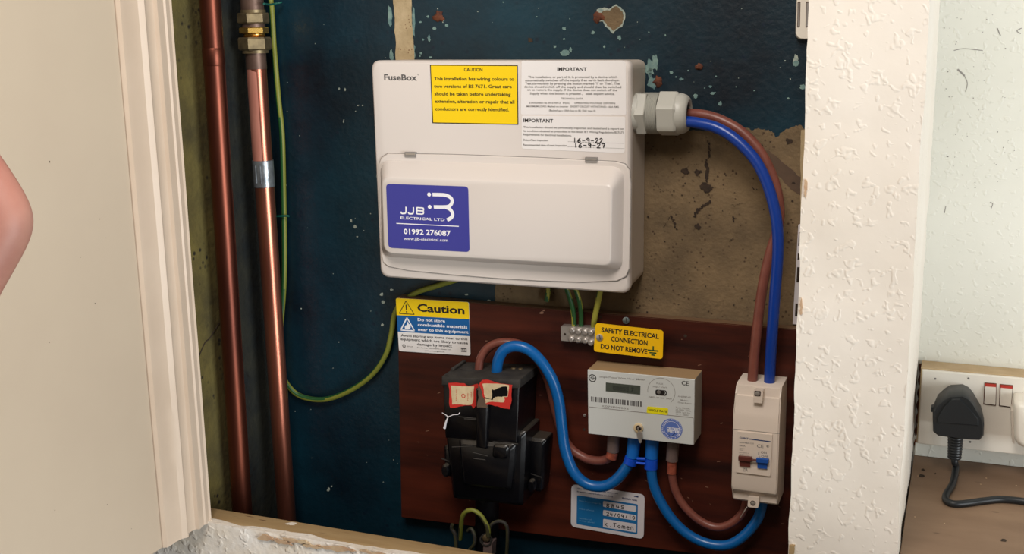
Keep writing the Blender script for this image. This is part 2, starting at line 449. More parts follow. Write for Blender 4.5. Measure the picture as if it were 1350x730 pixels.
link('filler_strip', bm, 'filler', wall_back)
bm = nb()
for i, b in enumerate([(514, 22, 3, 16), (516, 73, 3, 8), (545, 30, 2, 26), (546, 70, 1.5, 10)]): polyplate(bm, ragged(blob(*b, i), 1, 1, i), Yw-0.0002)
stuff(link('undercoat_edge', bm, 'undercoat', wall_back))
z4 = Z(500, 0, 0.28148); z3 = Z(820, 80, 0.34247)
bm = nb(); k = 0
for f, lst in ((z4, [(868, 248, 22, 17), (865, 133, 9, 9), (865, 183, 5, 5), (822, 218, 8, 7), (897, 235, 6, 14), (1000, 152, 9, 8), (1125, 178, 9, 14), (1292, 290, 18, 45), (1270, 335, 16, 22), (228, 78, 7, 7), (193, 103, 6, 5), (258, 132, 10, 8), (315, 120, 9, 7), (205, 185, 6, 5), (233, 180, 6, 20), (195, 250, 6, 5), (240, 268, 8, 6), (300, 95, 5, 5), (190, 262, 4, 6), (1262, 150, 4, 3), (737, 78, 4, 3), (892, 88, 3, 3), (580, 10, 3, 4), (1053, 218, 5, 8), (1220, 185, 3, 3), (1340, 165, 4, 6)]),
               (z3, [(105, 30, 15, 40), (115, 85, 18, 26), (85, 60, 8, 20), (190, 45, 8, 7), (228, 72, 10, 5), (340, 100, 8, 5), (350, 125, 12, 5), (378, 165, 7, 10), (283, 135, 9, 10), (640, 145, 5, 4), (695, 100, 13, 10), (670, 10, 14, 12), (208, 62, 4, 4), (318, 105, 3, 3), (362, 60, 4, 3), (255, 38, 4, 3), (510, 115, 4, 3), (440, 100, 3, 3)])):
    for (x, y, rx, ry) in lst:
        cx, cy = f(x, y); s = 0.28148 if f is z4 else 0.34247
        polyplate(bm, ragged(blob(cx, cy, rx*s, ry*s, k, 11), 1, 1, k), Yw-0.0001); k += 1
o = link('paint_chip', bm, 'undercoat', wall_back); stuff(o)
bm = nb(); rnd = random.Random(12)
lst = [(455, 118, 1.2, 2.2), (453, 160, 1, 3), (472, 139, 1.2, 1), (478, 139, 1, 1), (447, 117, 1, 2), (463, 291, 1.6, 2.4), (468, 299, 2, 2.6), (471, 312, 1.5, 1), (433, 645, 2.2, 3.2), (437, 641, 1.3, 1), (503, 388, 2.5, 2.5), (505, 398, 3, 2.2), (516, 382, 2.4, 1.4), (504, 428, 2.5, 2), (1049, 78, 4, 6), (1035, 80, 1.4, 1), (1057, 25, 1, 1), (1042, 104, 1, 1), (496, 190, 1.2, 3), (497, 232, 1, 3), (498, 206, 1, 2), (645, 396, 2.5, 1), (615, 388, 3, 1.2)]
for _ in range(150): lst.append((rnd.uniform(370, 1045), rnd.uniform(-5, 660), rnd.uniform(0.3, 0.9), rnd.uniform(0.3, 0.9)))
for i, b in enumerate(lst):
    if b[0] > 850 and b[1] > 165 and i > 23: continue
    polyplate(bm, blob(*b, i+50, 7), Yw, 0.0003)
stuff(link('paint_speck', bm, 'pale_chip', wall_back))
bm = nb(); polyplate(bm, ragged([z4(*p) for p in ((1018, 45), (1045, 38), (1075, 42), (1108, 20), (1145, 50), (1150, 90), (1138, 125), (1095, 158), (1058, 125), (1045, 100), (1005, 88))], 1.5, 3, 4), Yw-0.0002)
ch = link('paint_edge', bm, 'pale_chip', wall_back)
bm = nb(); polyplate(bm, ragged([z4(*p) for p in ((1050, 50), (1080, 50), (1110, 28), (1140, 55), (1143, 90), (1130, 118), (1095, 145), (1066, 120), (1050, 95), (1030, 85))], 1, 2, 4), Yw-0.0004)
link('plaster_spot', bm, 'bare_plaster', wall_back)
for (cx, cy, rx, ry, sd) in [(*z4(278, 78), 8.5, 8, 1), (*z4(1027, 80), 8, 8.5, 2), (*z3(138, 82), 7, 8, 3), (*z3(299, 23), 6, 5.5, 4)]:
    bm = nb()
    ring = [P(x, y, Yw) for x, y in ragged(blob(cx, cy, rx, ry, sd, 14), 0.6, 1, sd)]; cc = P(cx, cy, Yw)
    loft(bm, [ring, [cc+(p-cc)*0.8+Vector((0, -0.0012, 0)) for p in ring], [cc+(p-cc)*0.35+Vector((0, -0.002, 0)) for p in ring]])
    link('rusty_plug', bm, 'rust', wall_back, smooth=50)
bm = nb(); polyplate(bm, blob(699, 53, 4, 3.5, 8), Yw-0.0001); polyplate(bm, blob(*z3(643, 310), 5.5, 4.5, 9), Yw-0.0006)
rp = random.Random(31)
for i, (pts, w_) in enumerate([([(333, 312), (338, 345), (334, 370), (322, 385), (328, 420), (325, 470)], 3.0), ([(325, 400), (330, 430), (322, 455)], 4.5), ([(338, 545), (312, 558), (290, 578), (276, 605)], 3.4), ([(292, 572), (282, 590)], 4.2),
                              ([(130, 470), (140, 488), (152, 500)], .8), ([(150, 505), (175, 497), (192, 506)], .8), ([(162, 640), (176, 612), (192, 588)], 1.0), ([(190, 600), (203, 628), (210, 656)], 2.8),
                              ([(425, 555), (450, 550), (482, 546)], .9), ([(500, 490), (528, 498)], 1.5), ([(415, 693), (430, 680)], 1.8), ([(429, 600), (430, 622)], 2.8), ([(235, 420), (262, 402), (300, 396)], .8), ([(60, 250), (64, 280)], .7), ([(150, 380), (158, 398)], .8)]):
    for (a, b) in zip(pts, pts[1:]):
        n_ = max(2, int(math.hypot(b[0]-a[0], b[1]-a[1])/5))
        for q in range(n_):
            t = q/n_; x, y = z3(lerp(a[0], b[0], t)+rp.uniform(-3, 3), lerp(a[1], b[1], t)+rp.uniform(-2, 2)); rr0 = w_*rp.uniform(0.3, 0.62)
            polyplate(bm, blob(x, y, rr0, rr0*rp.uniform(0.7, 1.5), rp.randrange(9999), 7), Yw-0.0007-0.00001*q)
for i, b in enumerate([(325, 487, 25, 20), (245, 425, 18, 14), (290, 430, 16, 12), (290, 637, 12, 14), (655, 540, 5, 4), (660, 470, 8, 4), (120, 330, 4, 3), (100, 600, 4, 5)]):
    polyplate(bm, ragged(blob(*z3(b[0], b[1]), b[2]*0.34, b[3]*0.34, i+20, 11), 1.2, 2, i), Yw-0.0007)
rnd = random.Random(3)
for i in range(70):
    x = rnd.uniform(852, 1050); y = rnd.uniform(185, 425); polyplate(bm, blob(x, y, rnd.uniform(.4, 1.3), rnd.uniform(.4, 1.3), i+70, 6), Yw-0.0007)
stuff(link('plaster_pit', bm, 'pit', wall_back))

# --- left wall: corner shade behind the pipes, painted on as a dark mottled band
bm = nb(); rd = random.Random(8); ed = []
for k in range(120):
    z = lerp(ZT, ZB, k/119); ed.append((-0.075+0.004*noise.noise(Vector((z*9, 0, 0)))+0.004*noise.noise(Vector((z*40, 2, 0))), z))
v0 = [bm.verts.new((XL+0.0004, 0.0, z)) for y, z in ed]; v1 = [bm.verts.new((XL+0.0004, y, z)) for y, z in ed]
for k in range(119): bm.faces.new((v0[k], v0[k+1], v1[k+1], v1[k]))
link('corner_shade_band', bm, 'corner_shade_dark', wall_left)
# --- left wall crack
bm = nb()
pts = [PX(x, y, XL+0.0004) for x, y in ((262, 470), (270, 452), (277, 445), (290, 425), (300, 420))]
tube(bm, pts, 0.0006, 6); link('plaster_crack', bm, 'pit', wall_left)

# ================================================================== FUSE BOX
z1 = Z(480, 60, 0.28766); z2 = Z(480, 190, 0.28766); z3b = Z(680, 70, 0.19187)
YB = -0.05
fb = thing('fuse_box', 'white plastic consumer unit above the wooden board, with stickers', 'fuse box', (P(660, 380, 0).x, 0, P(660, 380, 0).z))
fc = [(490.5, 79.5), (832.5, 79.5), (830.5, 386.5), (503, 364.5)]
Xb = P(850, 225, 0).x; zbt = P(849, 77, 0).z; zbb = P(849, 366, 0).z
front = rrpx(fc, 13, YB+0.004, 6)
cxx = sum(p.x for p in front)/len(front); czz = sum(p.z for p in front)/len(front)
fx0 = min(p.x for p in front); fx1 = max(p.x for p in front); fz0 = min(p.z for p in front); fz1 = max(p.z for p in front)
def remap(p, x0, x1, za, zb, Y): return Vector((lerp(x0, x1, (p.x-fx0)/(fx1-fx0)), Y, lerp(za, zb, (p.z-fz0)/(fz1-fz0))))
bm = nb()
loft(bm, [[remap(p, fx0+0.004, Xb, zbb, zbt, -0.001) for p in front], [remap(p, fx0+0.003, fx1-0.0005, fz0+0.002, fz1-0.001, -0.04) for p in front]])
back_box = link('back_box', bm, 'white_plastic_side', fb, smooth=35)
def inset(ring, d, Y):
    c = Vector((sum(p.x for p in ring)/len(ring), 0, sum(p.z for p in ring)/len(ring)))
    w_ = max(p.x for p in ring)-min(p.x for p in ring); h_ = max(p.z for p in ring)-min(p.z for p in ring)
    return [Vector((c.x+(p.x-c.x)*(1-2*d/w_), Y, c.z+(p.z-c.z)*(1-2*d/h_))) for p in ring]
bm = nb()
loft(bm, [shiftY(front, -0.0395), shiftY(front, YB+0.004), inset(front, 0.0008, YB+0.0018), inset(front, 0.0022, YB+0.0004), inset(front, 0.004, YB)])
cover = link('front_cover', bm, 'white_plastic', fb, smooth=30)
# hinged flap with raised window
fl = [z2(62, 45), z2(1218, 90), z2(1215, 628), z2(85, 560)]
# rounded foot of the flap
def flap_outline(Y):
    pts = [z2(68, 90), z2(80, 62), z2(110, 43), z2(400, 48), z2(800, 62), z2(1150, 80), z2(1195, 92), z2(1216, 120), z2(1222, 180), z2(1219, 400), z2(1215, 570), z2(1200, 606), z2(1160, 626), z2(1000, 632), z2(800, 626), z2(600, 614), z2(400, 598), z2(200, 578), z2(110, 560), z2(88, 540), z2(80, 500), z2(72, 300)]
    return [P(x, y, Y) for x, y in pts]
fo = flap_outline(YB-0.0012)
bm = nb(); fi = inset(fo, 0.0006, YB-0.0018)
loft(bm, [shiftY(fo, YB+0.0005), fo, fi])
flap = link('hinged_flap', bm, 'white_plastic', fb, smooth=30)
YW = -0.068
foot = rrpx([(502.5, 211), (823, 219.5), (820.5, 356), (504, 338)], [16, 22, 16, 18], YB-0.0018, 7)
face = rrpx([(503.2, 233), (807, 244), (805, 350.5), (506.5, 333.5)], [13, 10, 12, 15], YW+0.0006, 7)
bm = nb()
mid = [a.lerp(b, 0.12)+Vector((0, -0.002, 0)) for a, b in zip(foot, face)]
face_o = [f_+(f_-a)*0.0 for f_, a in zip(face, foot)]
near = [a.lerp(b, 0.90)+Vector((0, 0.0, 0)) for a, b in zip(mid, face)]
near = [Vector((p.x, YW+0.0020, p.z)) for p in near]
loft(bm, [foot, mid, near, face, inset(face, 0.0012, YW)])
window = link('raised_window', bm, 'white_plastic', flap, smooth=50)
bm = nb(); ring2 = inset(fo, -0.0006, YB-0.00015)
vs1 = [bm.verts.new(p) for p in ring2]; vs2 = [bm.verts.new(shiftY([p], YB-0.00015)[0]) for p in fo]
for i in range(len(vs1)): bm.faces.new((vs1[i], vs1[(i+1) % len(vs1)], vs2[(i+1) % len(vs2)], vs2[i]))
link('seam', bm, 'soft_ink', fb)
for (a, b) in (((185, 487), (237, 512)), ((1012, 511), (1068, 536))):
    bm = nb(); q = [z1(*a), z1(b[0], a[1]+1), z1(b[0], b[1]), z1(a[0], b[1]-1)]
    plate(bm, q, 1, YB-0.003, 0.003); cl = link('hinge_clip', bm, 'soft_ink', fb)
    bm = nb(); plate(bm, [z1(a[0]+4, a[1]+6), z1(b[0]-4, a[1]+7), z1(b[0]-4, b[1]-10), z1(a[0]+4, b[1]-11)], 0.5, YB-0.0034, 0.0004); link('clip_highlight', bm, 'steel', cl)
# stickers
Ys = YB-0.0003
bm = nb(); text(bm, 'FuseBox', z1(92, 158), z1(243, 160), 7.8, YB-0.0001, 0.03)
ringband(bm, *z1(248, 133), 0.6, 1.0, YB-0.0001, n=12)
link('brand_lettering', bm, 'dark_grey_ink', fb)
bm = nb(); plate(bm, [z1(302, 88), z1(704, 90), z1(707, 363), z1(313, 356)], 0.5, Ys, 0.0003, mi=0)
ys = link('yellow_sticker', bm, 'black_ink', fb)
bm = nb(); plate(bm, [z1(306, 92), z1(700, 94), z1(703, 359), z1(317, 352)], 0.5, Ys-0.00008, 0.0001); link('sticker_field', bm, 'label_yellow', ys)
bm = nb(); Yt = Ys-0.0002
text(bm, 'CAUTION', z1(458, 117), z1(543, 118), 4.4, Yt, 0.02)
for s, a, b in (('This installation has wiring colours to', (321, 159), (688, 161)), ('two versions of BS 7671. Great care', (321, 193), (677, 195)), ('should be taken before undertaking', (323, 228), (672, 231)),
                ('extension, alteration or repair that all', (324, 262), (689, 266)), ('conductors are correctly identified.', (326, 297), (664, 301))):
    text(bm, s, z1(*a), z1(*b), 4.4, Yt, 0.022)
link('lettering', bm, 'black_ink', ys)
bm = nb(); plate(bm, [z3b(40, 52), z3b(755, 50), z3b(758, 425), z3b(35, 422)], [2, 7, 3, 3], Ys, 0.0003)
s1 = link('white_sticker', bm, 'label_white', fb); s1['label'] = 'upper white sticker with small centred print'
bm = nb(); text(bm, 'IMPORTANT', z3b(285, 121), z3b(487, 122), 4.7, Yt, 0.02); link('heading', bm, 'black_ink', s1)
bm = nb()
for s, x0, y0, x1, y1, h in (('This installation, or part of it, is protected by a device which', 85, 171, 697, 171, 15), ('automatically switches off the supply if an earth fault develops.', 65, 194, 712, 193, 15), ("Test six-monthly by pressing the button marked 'T' or 'Test'. The", 65, 216, 714, 217, 15),
        ('device should switch off the supply and should then be switched', 58, 237, 725, 240, 15), ('on to restore the supply. If the device does not switch off the', 78, 258, 697, 261, 15), ('Supply when the button is pressed ,   seek expert advice.', 97, 284, 680, 287, 15),
        ('TECHNICAL DATA', 312, 318, 462, 319, 13), ('STANDARD: BS EN 61439-3   IP2XC      OPERATING VOLTAGE: 230V/50Hz', 93, 347, 685, 350, 12), ('MAXIMUM LOAD: Marked on incomer   SHORT CIRCUIT WITHSTAND: 16kA RMS', 75, 371, 708, 375, 12), ('(Backed up a 100A fuse to BS 1361 type II)', 228, 399, 548, 402, 12)):
    text(bm, s, z3b(x0, y0), z3b(x1, y1), h*0.19187, Yt, 0.014)
link('lettering', bm, 'grey_ink', s1)
bm = nb(); plate(bm, [z3b(40, 430), z3b(752, 438), z3b(748, 688), z3b(40, 656)], [3, 3, 5, 4], Ys, 0.0003)
s2 = link('white_sticker', bm, 'label_white', fb); s2['label'] = 'lower white sticker with handwritten inspection dates'
bm = nb(); text(bm, 'IMPORTANT', z3b(52, 473), z3b(257, 477), 4.7, Yt, 0.02); link('heading', bm, 'black_ink', s2)
bm = nb()
for s, x0, y0, x1, y1 in (('This installation should be periodically inspected and tested and a report on', 52, 514, 740, 526), ('its condition obtained as prescribed in the latest IET Wiring Regulations BS7671', 52, 540, 740, 552), ('Requirements for Electrical Installations.', 52, 565, 383, 572), ('Date of last inspection', 52, 602, 222, 605), ('Recommended date of next inspection', 52, 636, 352, 641)):
    text(bm, s, z3b(x0, y0), z3b(x1, y1), 2.6, Yt, 0.014)
for (a, b) in (((360, 608), (738, 620)), ((358, 643), (738, 655))):
    for k in range(34):
        t = k/33; x = lerp(a[0], b[0], t); y = lerp(a[1], b[1], t)
        ribbon(bm, [z3b(x, y), z3b(x+5, y)], 0.7, Yt, smooth_path=False)
link('lettering', bm, 'grey_ink', s2)
DIG = {'1': [[(0.5, 0), (0.5, 1)]], '6': [[(0.8, 0.05), (0.3, 0.4), (0.15, 0.75), (0.4, 1), (0.8, 0.8), (0.6, 0.55), (0.2, 0.7)]], '9': [[(0.85, 0.25), (0.5, 0.02), (0.2, 0.25), (0.45, 0.5), (0.85, 0.25), (0.8, 0.6), (0.7, 1)]],
       '2': [[(0.1, 0.25), (0.45, 0), (0.8, 0.25), (0.5, 0.6), (0.1, 1)], [(0.1, 1), (0.9, 0.95)]], '7': [[(0.1, 0.08), (0.85, 0.05)], [(0.85, 0.05), (0.5, 1)], [(0.3, 0.55), (0.95, 0.5)]], '-': [[(0.1, 0.5), (0.9, 0.5)]],
       '8': [[(0.8, 0.15), (0.4, 0), (0.2, 0.25), (0.75, 0.7), (0.5, 1), (0.15, 0.75), (0.8, 0.15)]], '4': [[(0.3, 0), (0.15, 0.6)], [(0.15, 0.6), (0.9, 0.6)], [(0.7, 0.2), (0.65, 1)]], '5': [[(0.85, 0), (0.3, 0.02)], [(0.3, 0.02), (0.25, 0.45), (0.7, 0.5), (0.7, 0.95), (0.15, 1)]],
       '0': [[(0.5, 0), (0.15, 0.4), (0.4, 1), (0.8, 0.6), (0.5, 0)]], '/': [[(0.7, 0), (0.3, 1)]], 'k': [[(0.2, 0), (0.2, 1)], [(0.8, 0.3), (0.2, 0.7)], [(0.3, 0.62), (0.85, 1)]], '.': [[(0.4, 0.95), (0.6, 1)]],
       'T': [[(0.1, 0.1), (0.95, 0.1)], [(0.5, 0.1), (0.45, 1)]], 'o': [[(0.5, 0.4), (0.15, 0.7), (0.5, 1), (0.85, 0.7), (0.5, 0.4)]], 'm': [[(0.1, 1), (0.12, 0.45), (0.4, 0.45), (0.45, 1)], [(0.45, 0.7), (0.6, 0.42), (0.85, 0.5), (0.88, 1)]],
       'e': [[(0.15, 0.7), (0.8, 0.65), (0.5, 0.4), (0.15, 0.75), (0.5, 1), (0.85, 0.9)]], 'n': [[(0.15, 1), (0.15, 0.45), (0.6, 0.42), (0.8, 1)]], ' ': []}
def hand(bm, s, a, b, h, wd, Y):
    n = len(s)
    for i, ch in enumerate(s):
        for st in DIG.get(ch, []):
            pts = []
            for (u, v) in st:
                x = lerp(a[0], b[0], (i+u*0.85)/n); y0 = lerp(a[1], b[1], (i+u)/n); pts.append((x, y0-h*(1-v)))
            ribbon(bm, pts, wd, Y, smooth_path=len(pts) > 2, sub=4)
bm = nb(); hand(bm, '16-9-22', z3b(392, 614), z3b(604, 618), 6.2, 1.25, Yt-0.0001); hand(bm, '16-9-27', z3b(398, 648), z3b(620, 652), 6, 1.25, Yt-0.0001)
link('handwriting', bm, 'black_ink', s2)
# blue installer sticker on the raised window
j = Z(500, 235, 0.1438)
bm = nb(); plate(bm, [j(62, 50), j(815, 75), j(828, 676), j(84, 636)], 6, YW-0.0003, 0.0003, 6)
js = link('blue_sticker', bm, 'blue_sticker', window); Yj = YW-0.0004
bm = nb()
for ox, oy in ((0, 0), (68, 3)): ribbon(bm, [j(245+ox, 261+oy), j(245+ox, 300+oy), j(240+ox, 318+oy), j(224+ox, 322+oy), j(204+ox, 320+oy), j(199+ox, 305+oy)], 1.9, Yj, sub=3)
ribbon(bm, [j(346, 266), j(344, 326)], 2.0, Yj, smooth_path=False)
for yy in (0, 28, 57): ribbon(bm, [j(344, 268+yy), j(398, 271+yy)], 1.7, Yj-0.00001, smooth_path=False)
for yy in (0, 28): ribbon(bm, [j(398, 271+yy), j(405, 277+yy), j(405, 292+yy), j(398, 299+yy)], 1.9, Yj-0.00002, sub=3)
text(bm, 'ELECTRICAL LTD', j(195, 372), j(600, 392), 3.5, Yj, 0.02)
ribbon(bm, [j(157, 412), j(730, 440)], 1.1, Yj, smooth_path=False)
text(bm, '01992 276087', j(224, 508), j(655, 528), 7.0, Yj, 0.03); text(bm, 'www.jjb-electrical.com', j(224, 563), j(630, 580), 4.1, Yj, 0.004)
for c in ((457, 148), (462, 262)): flat(bm, disc(*j(*c), 2.7, Yj, 14), 0.00005)
ribbon(bm, [j(488, 148), j(560, 150), j(610, 155), j(655, 178), j(668, 212), j(650, 248), j(610, 262), j(500, 262)], 4.6, Yj)
ribbon(bm, [j(610, 264), j(650, 285), j(672, 325), j(660, 360), j(622, 382)], 4.8, Yj-0.00002)
link('lettering', bm, 'white_ink', window)
for o_ in list(bpy.data.objects):
    if o_.name.startswith('lettering') and o_.parent == window: o_.name = 'sticker_lettering'
# cable gland on the right side of the box
gy = -0.026
g0 = P(877, 149.5, gy); gs = S(877, 149.5, gy)
gx = lambda px: P(px, 149.5, gy).x
def xring(px, r, n=24, hexa=False, ph=0.0):
    out = []
    for k in range(n):
        a = 2*PI*k/n
        rr = r*gs
        if hexa: rr *= math.cos(PI/6)/math.cos(((a+ph) % (PI/3))-PI/6) * 1.06
        out.append(Vector((gx(px), gy+math.cos(a)*rr, g0.z+math.sin(a)*rr)))
    return out
bm = nb(); loft(bm, [xring(836, 27), xring(846, 27)]); 
loft(bm, [xring(843, 27, 48, True), xring(844, 28.5, 48, True), xring(855, 28.5, 48, True), xring(856, 27.5, 48, True)])
gland = link('cable_gland', bm, 'gland_grey', fb, smooth=25)
bm = nb(); rr = []
for k in range(18): rr.append(xring(856+k*0.85, 27.5 if k % 2 else 25.8))
loft(bm, rr); link('thread', bm, 'gland_grey', gland, smooth=25)
bm = nb(); loft(bm, [xring(871, 27.5, 48, True, 0.3), xring(872, 29, 48, True, 0.3), xring(893, 29, 48, True, 0.3), xring(896, 27.2, 48, True, 0.3)])
rr = [xring(895, 27)] + [xring(895+14*math.sin(t*PI/2), 27-9*(1-math.cos(t*PI/2))) for t in (0.2, 0.4, 0.6, 0.8, 1.0)] + [xring(908, 15), xring(905, 14)]
loft(bm, rr); link('compression_nut', bm, 'gland_grey', gland, smooth=25)
bm = nb(); loft(bm, [xring(905.2, 14), xring(905.6, 14)]); link('rubber_seal', bm, 'black_rubber', gland)

# ================================================================== METER BOARD
YM = -0.015
bm = nb()
bt = [P(523.5, 391, YM), P(1062, 435, YM), P(1062, 748, YM), P(529, 682, YM)]
vf = [bm.verts.new(p) for p in bt]; vb = [bm.verts.new((p.x, -0.0006, p.z)) for p in bt]
bm.faces.new(vf); bm.faces.new(vb)
for i in range(4): bm.faces.new((vf[i], vf[(i+1) % 4], vb[(i+1) % 4], vb[i]))
bmesh.ops.bevel(bm, geom=list(bm.edges), offset=0.0008, segments=2, affect='EDGES')
board = tag(link('meter_board', bm, 'board_wood'), 'dark red-brown varnished wooden board carrying the meter equipment', 'board')
bm = nb(); rnd = random.Random(5)
for i in range(46):
    x = rnd.uniform(545, 1035); y = rnd.uniform(440, 700); ribbon(bm, [(x, y), (x+rnd.uniform(1, 5), y+rnd.uniform(-1.5, 2))], rnd.uniform(.4, .9), YM-0.0001, smooth_path=False)
for b in ((714, 412, 3.5, 2), (717, 409, 2, 1.2)): polyplate(bm, blob(*b, 3), YM-0.0002)
stuff(link('scuff', bm, 'board_scuff', board))
b6 = Z(720, 370, 0.17814)
for (x, y, r) in ((*b6(1030, 408), 2.3), (*b6(402, 268), 1.8), (770, 566, 1.8), (762, 612, 2)):
    bm = nb(); flat(bm, disc(x, y, r, YM-0.0002, 12), 0.0001); link('screw_hole', bm, 'pit', board)
def screw(px, py, r, Y, m, parent=None, name='screw', ang=1.4):
    bm = nb(); button(bm, px, py, r, Y, 0.0018, 18, 0.35)
    o = link(name, bm, m, parent, smooth=40)
    bm = nb(); c, s_ = math.cos(ang)*r*0.7, math.sin(ang)*r*0.7
    ribbon(bm, [(px-c, py-s_), (px+c, py+s_)], max(0.7, r*0.2), Y-0.00185, smooth_path=False)
    link('slot', bm, 'pit', o); return o
tag(screw(*b6(593, 292), 4.6, YM, 'screw_steel'), 'zinc screw head in the board above the yellow tag', 'screw')
tag(screw(771, 547, 2.0, YM, 'steel'), 'small screw head in the board left of the meter', 'screw')

# ================================================================== CAUTION SIGN
cz = Z(515, 380, 0.13009); Yc = YM-0.0012
cs = thing('caution_sign', 'yellow, blue and white caution sign at the top left of the wooden board', 'sign', P(570, 465, YM))
def ul(t, a, b): return (lerp(a[0], b[0], t), lerp(a[1], b[1], t))
bm = nb(); plate(bm, [cz(52, 98), cz(790, 140), cz(808, 682), cz(85, 635)], 3, Yc, 0.001); link('sign_panel', bm, 'label_white', cs)
bm = nb(); plate(bm, [cz(52, 98), cz(790, 140), cz(796, 313), cz(62, 271)], [3, 3, 0.1, 0.1], Yc-0.0001, 0.0001); link('yellow_band', bm, 'label_yellow', cs)
bm = nb(); plate(bm, [cz(62, 271), cz(796, 313), cz(801, 484), cz(72, 438)], 0.1, Yc-0.0001, 0.0001); link('blue_band', bm, 'sign_blue', cs)
Yq = Yc-0.0002
bm = nb(); text(bm, 'Caution', cz(272, 232), cz(750, 260), 10.6, Yq, 0.03); link('heading', bm, 'black_ink', cs); bm = nb()
def tri(bm, a, b, c, w_): 
    for p, q in ((a, b), (b, c), (c, a)): ribbon(bm, [p, q], w_, Yq, smooth_path=False)
bx = nb(); tri(bx, cz(155, 128), cz(87, 254), cz(240, 264), 1.0); ribbon(bx, [cz(157, 165), cz(160, 220)], 1.6, Yq, smooth_path=False); flat(bx, disc(*cz(162, 238), 1.1, Yq, 10), 0.00003); link('warning_triangle', bx, 'black_ink', cs)
for s, x0, y0, x1, y1, h in (('Avoid storing any items near to this', 105, 487, 778, 525, 27), ('equipment which are likely to cause', 103, 524, 783, 566, 27), ('damage by impact', 268, 576, 622, 597, 27)):
    text(bm, s, cz(x0, y0), cz(x1, y1), h*0.13, Yq, 0.012)
link('black_lettering', bm, 'black_ink', cs)
bm = nb()
for s, x0, y0, x1, y1, h in (('For further information please visit', 270, 604, 613, 626, 12), ('www.hse.gov.uk', 345, 634, 550, 648, 12)): text(bm, s, cz(x0, y0), cz(x1, y1), h*0.13, Yq, 0.004)
ringband(bm, *cz(135, 583), 1.3, 2.4, Yq, n=16); text(bm, 'ENA', cz(165, 592), cz(228, 598), 1.6, Yq)
link('small_print', bm, 'grey_ink', cs)
bm = nb(); plate(bm, [cz(712, 600), cz(768, 603), cz(770, 645), cz(714, 642)], 0.1, Yq, 0.0001); mk = link('corner_mark', bm, 'dark_grey_ink', cs)
bm = nb(); text(bm, 'HSE', cz(716, 634), cz(766, 637), 3, Yq-0.0001, 0.02); link('corner_lettering', bm, 'label_white', cs)
bm = nb()
for s, x0, y0, x1, y1 in (('Do not store', 275, 330, 552, 345), ('combustible materials', 275, 380, 777, 407), ('near to this equipment', 279, 428, 789, 458)): text(bm, s, cz(x0, y0), cz(x1, y1), 4.1, Yq, 0.02)
tri(bm, cz(165, 297), cz(102, 422), cz(242, 430), 1.7)
polyplate(bm, [cz(*p) for p in ((172, 335), (186, 365), (192, 360), (203, 392), (196, 412), (170, 416), (145, 408), (143, 388), (152, 372), (158, 378), (168, 355))], Yq, 0.00003)
link('white_lettering', bm, 'white_ink', cs)

# ================================================================== EARTH TERMINAL BLOCK, TAG, WIRES
tb = thing('terminal_block', 'shiny nickel earth terminal block screwed to the board under the fuse box', 'terminal block', P(760, 455, YM))
bm = nb(); q = [b6(108, 336), b6(400, 350), b6(400, 470), b6(110, 442)]; r_ = rrpx(q, 1, YM-0.010, 2)
loft(bm, [shiftY(r_, YM-0.0003), r_]); link('block', bm, 'steel', tb)
for (x, y) in ((197, 365), (242, 372), (290, 376), (335, 380), (190, 428), (240, 434), (292, 440), (335, 455)):
    bm = nb(); button(bm, *b6(x, y), 4.0, YM-0.0095, 0.004, 12, 0.4); link('terminal_screw', bm, 'steel', tb, smooth=40)
bm = nb(); flat(bm, disc(*b6(138, 395), 1.7, YM-0.0102, 10), 0.00005); link('fixing_hole', bm, 'pit', tb)
et = thing('earth_tag', 'yellow tag reading safety electrical connection, right of the terminal block', 'tag', P(830, 470, YM))
Ye = YM-0.0150
bm = nb(); plate(bm, [b6(366, 312), b6(868, 368), b6(862, 580), b6(352, 522)], 5, Ye, 0.0008, 6); link('tag_plate', bm, 'tag_yellow', et)
bm = nb(); Yu = Ye-0.0001
for s, a, b in (('SAFETY ELECTRICAL', (408, 378), (834, 430)), ('CONNECTION', (480, 445), (750, 478)), ('DO NOT REMOVE', (403, 500), (748, 541))): text(bm, s, b6(*a), b6(*b), 6.6, Yu, 0.03)
link('lettering', bm, 'black_ink', et)
bm = nb()
for a, b in (((793, 484), (792, 514)), ((752, 513), (831, 520)), ((764, 531), (816, 536)), ((778, 547), (804, 551))): ribbon(bm, [b6(*a), b6(*b)], 1.9, Yu, smooth_path=False)
link('earth_symbol', bm, 'wire_green', et)
sc_ = screw(*b6(397, 418), 4.6, Ye, 'steel', et)
bm = nb(); box(bm, P(*b6(390, 418), Ye).x-0.003, P(*b6(390, 418), Ye).x+0.003, Ye+0.0008, YM-0.0102, P(*b6(390, 418), Ye).z-0.003, P(*b6(390, 418), Ye).z+0.003); link('screw_shank', bm, 'steel', et)
def wire(pts, rpx, label, mats=('wire_yellow', 'wire_green'), name='earth_wire', stripe=0.45, twist=0.6, group='green and yellow earth wires', seg=12):
    bm = nb(); s = S(pts[0][0], pts[0][1], pts[0][2])
    tube(bm, pxpath(pts), rpx*s, seg, 8, stripe, twist)
    o = link(name, bm, list(mats), None, smooth=60); tag(o, label, 'wire', group); return o
def b6y(x, y, Y): p = b6(x, y); return (p[0], p[1], Y)
wire([b6y(135, 20, -0.028), b6y(150, 55, -0.028), b6y(185, 160, -0.026), b6y(203, 250, -0.0235), b6y(207, 345, -0.020)], 3.3, 'left one of two close earth wires entering the metal terminal block')
wire([b6y(200, 20, -0.03), b6y(222, 75, -0.030), b6y(248, 160, -0.028), b6y(258, 250, -0.0235), b6y(258, 350, -0.020)], 3.2, 'second close earth wire from left entering the metal terminal block', twist=0.4)
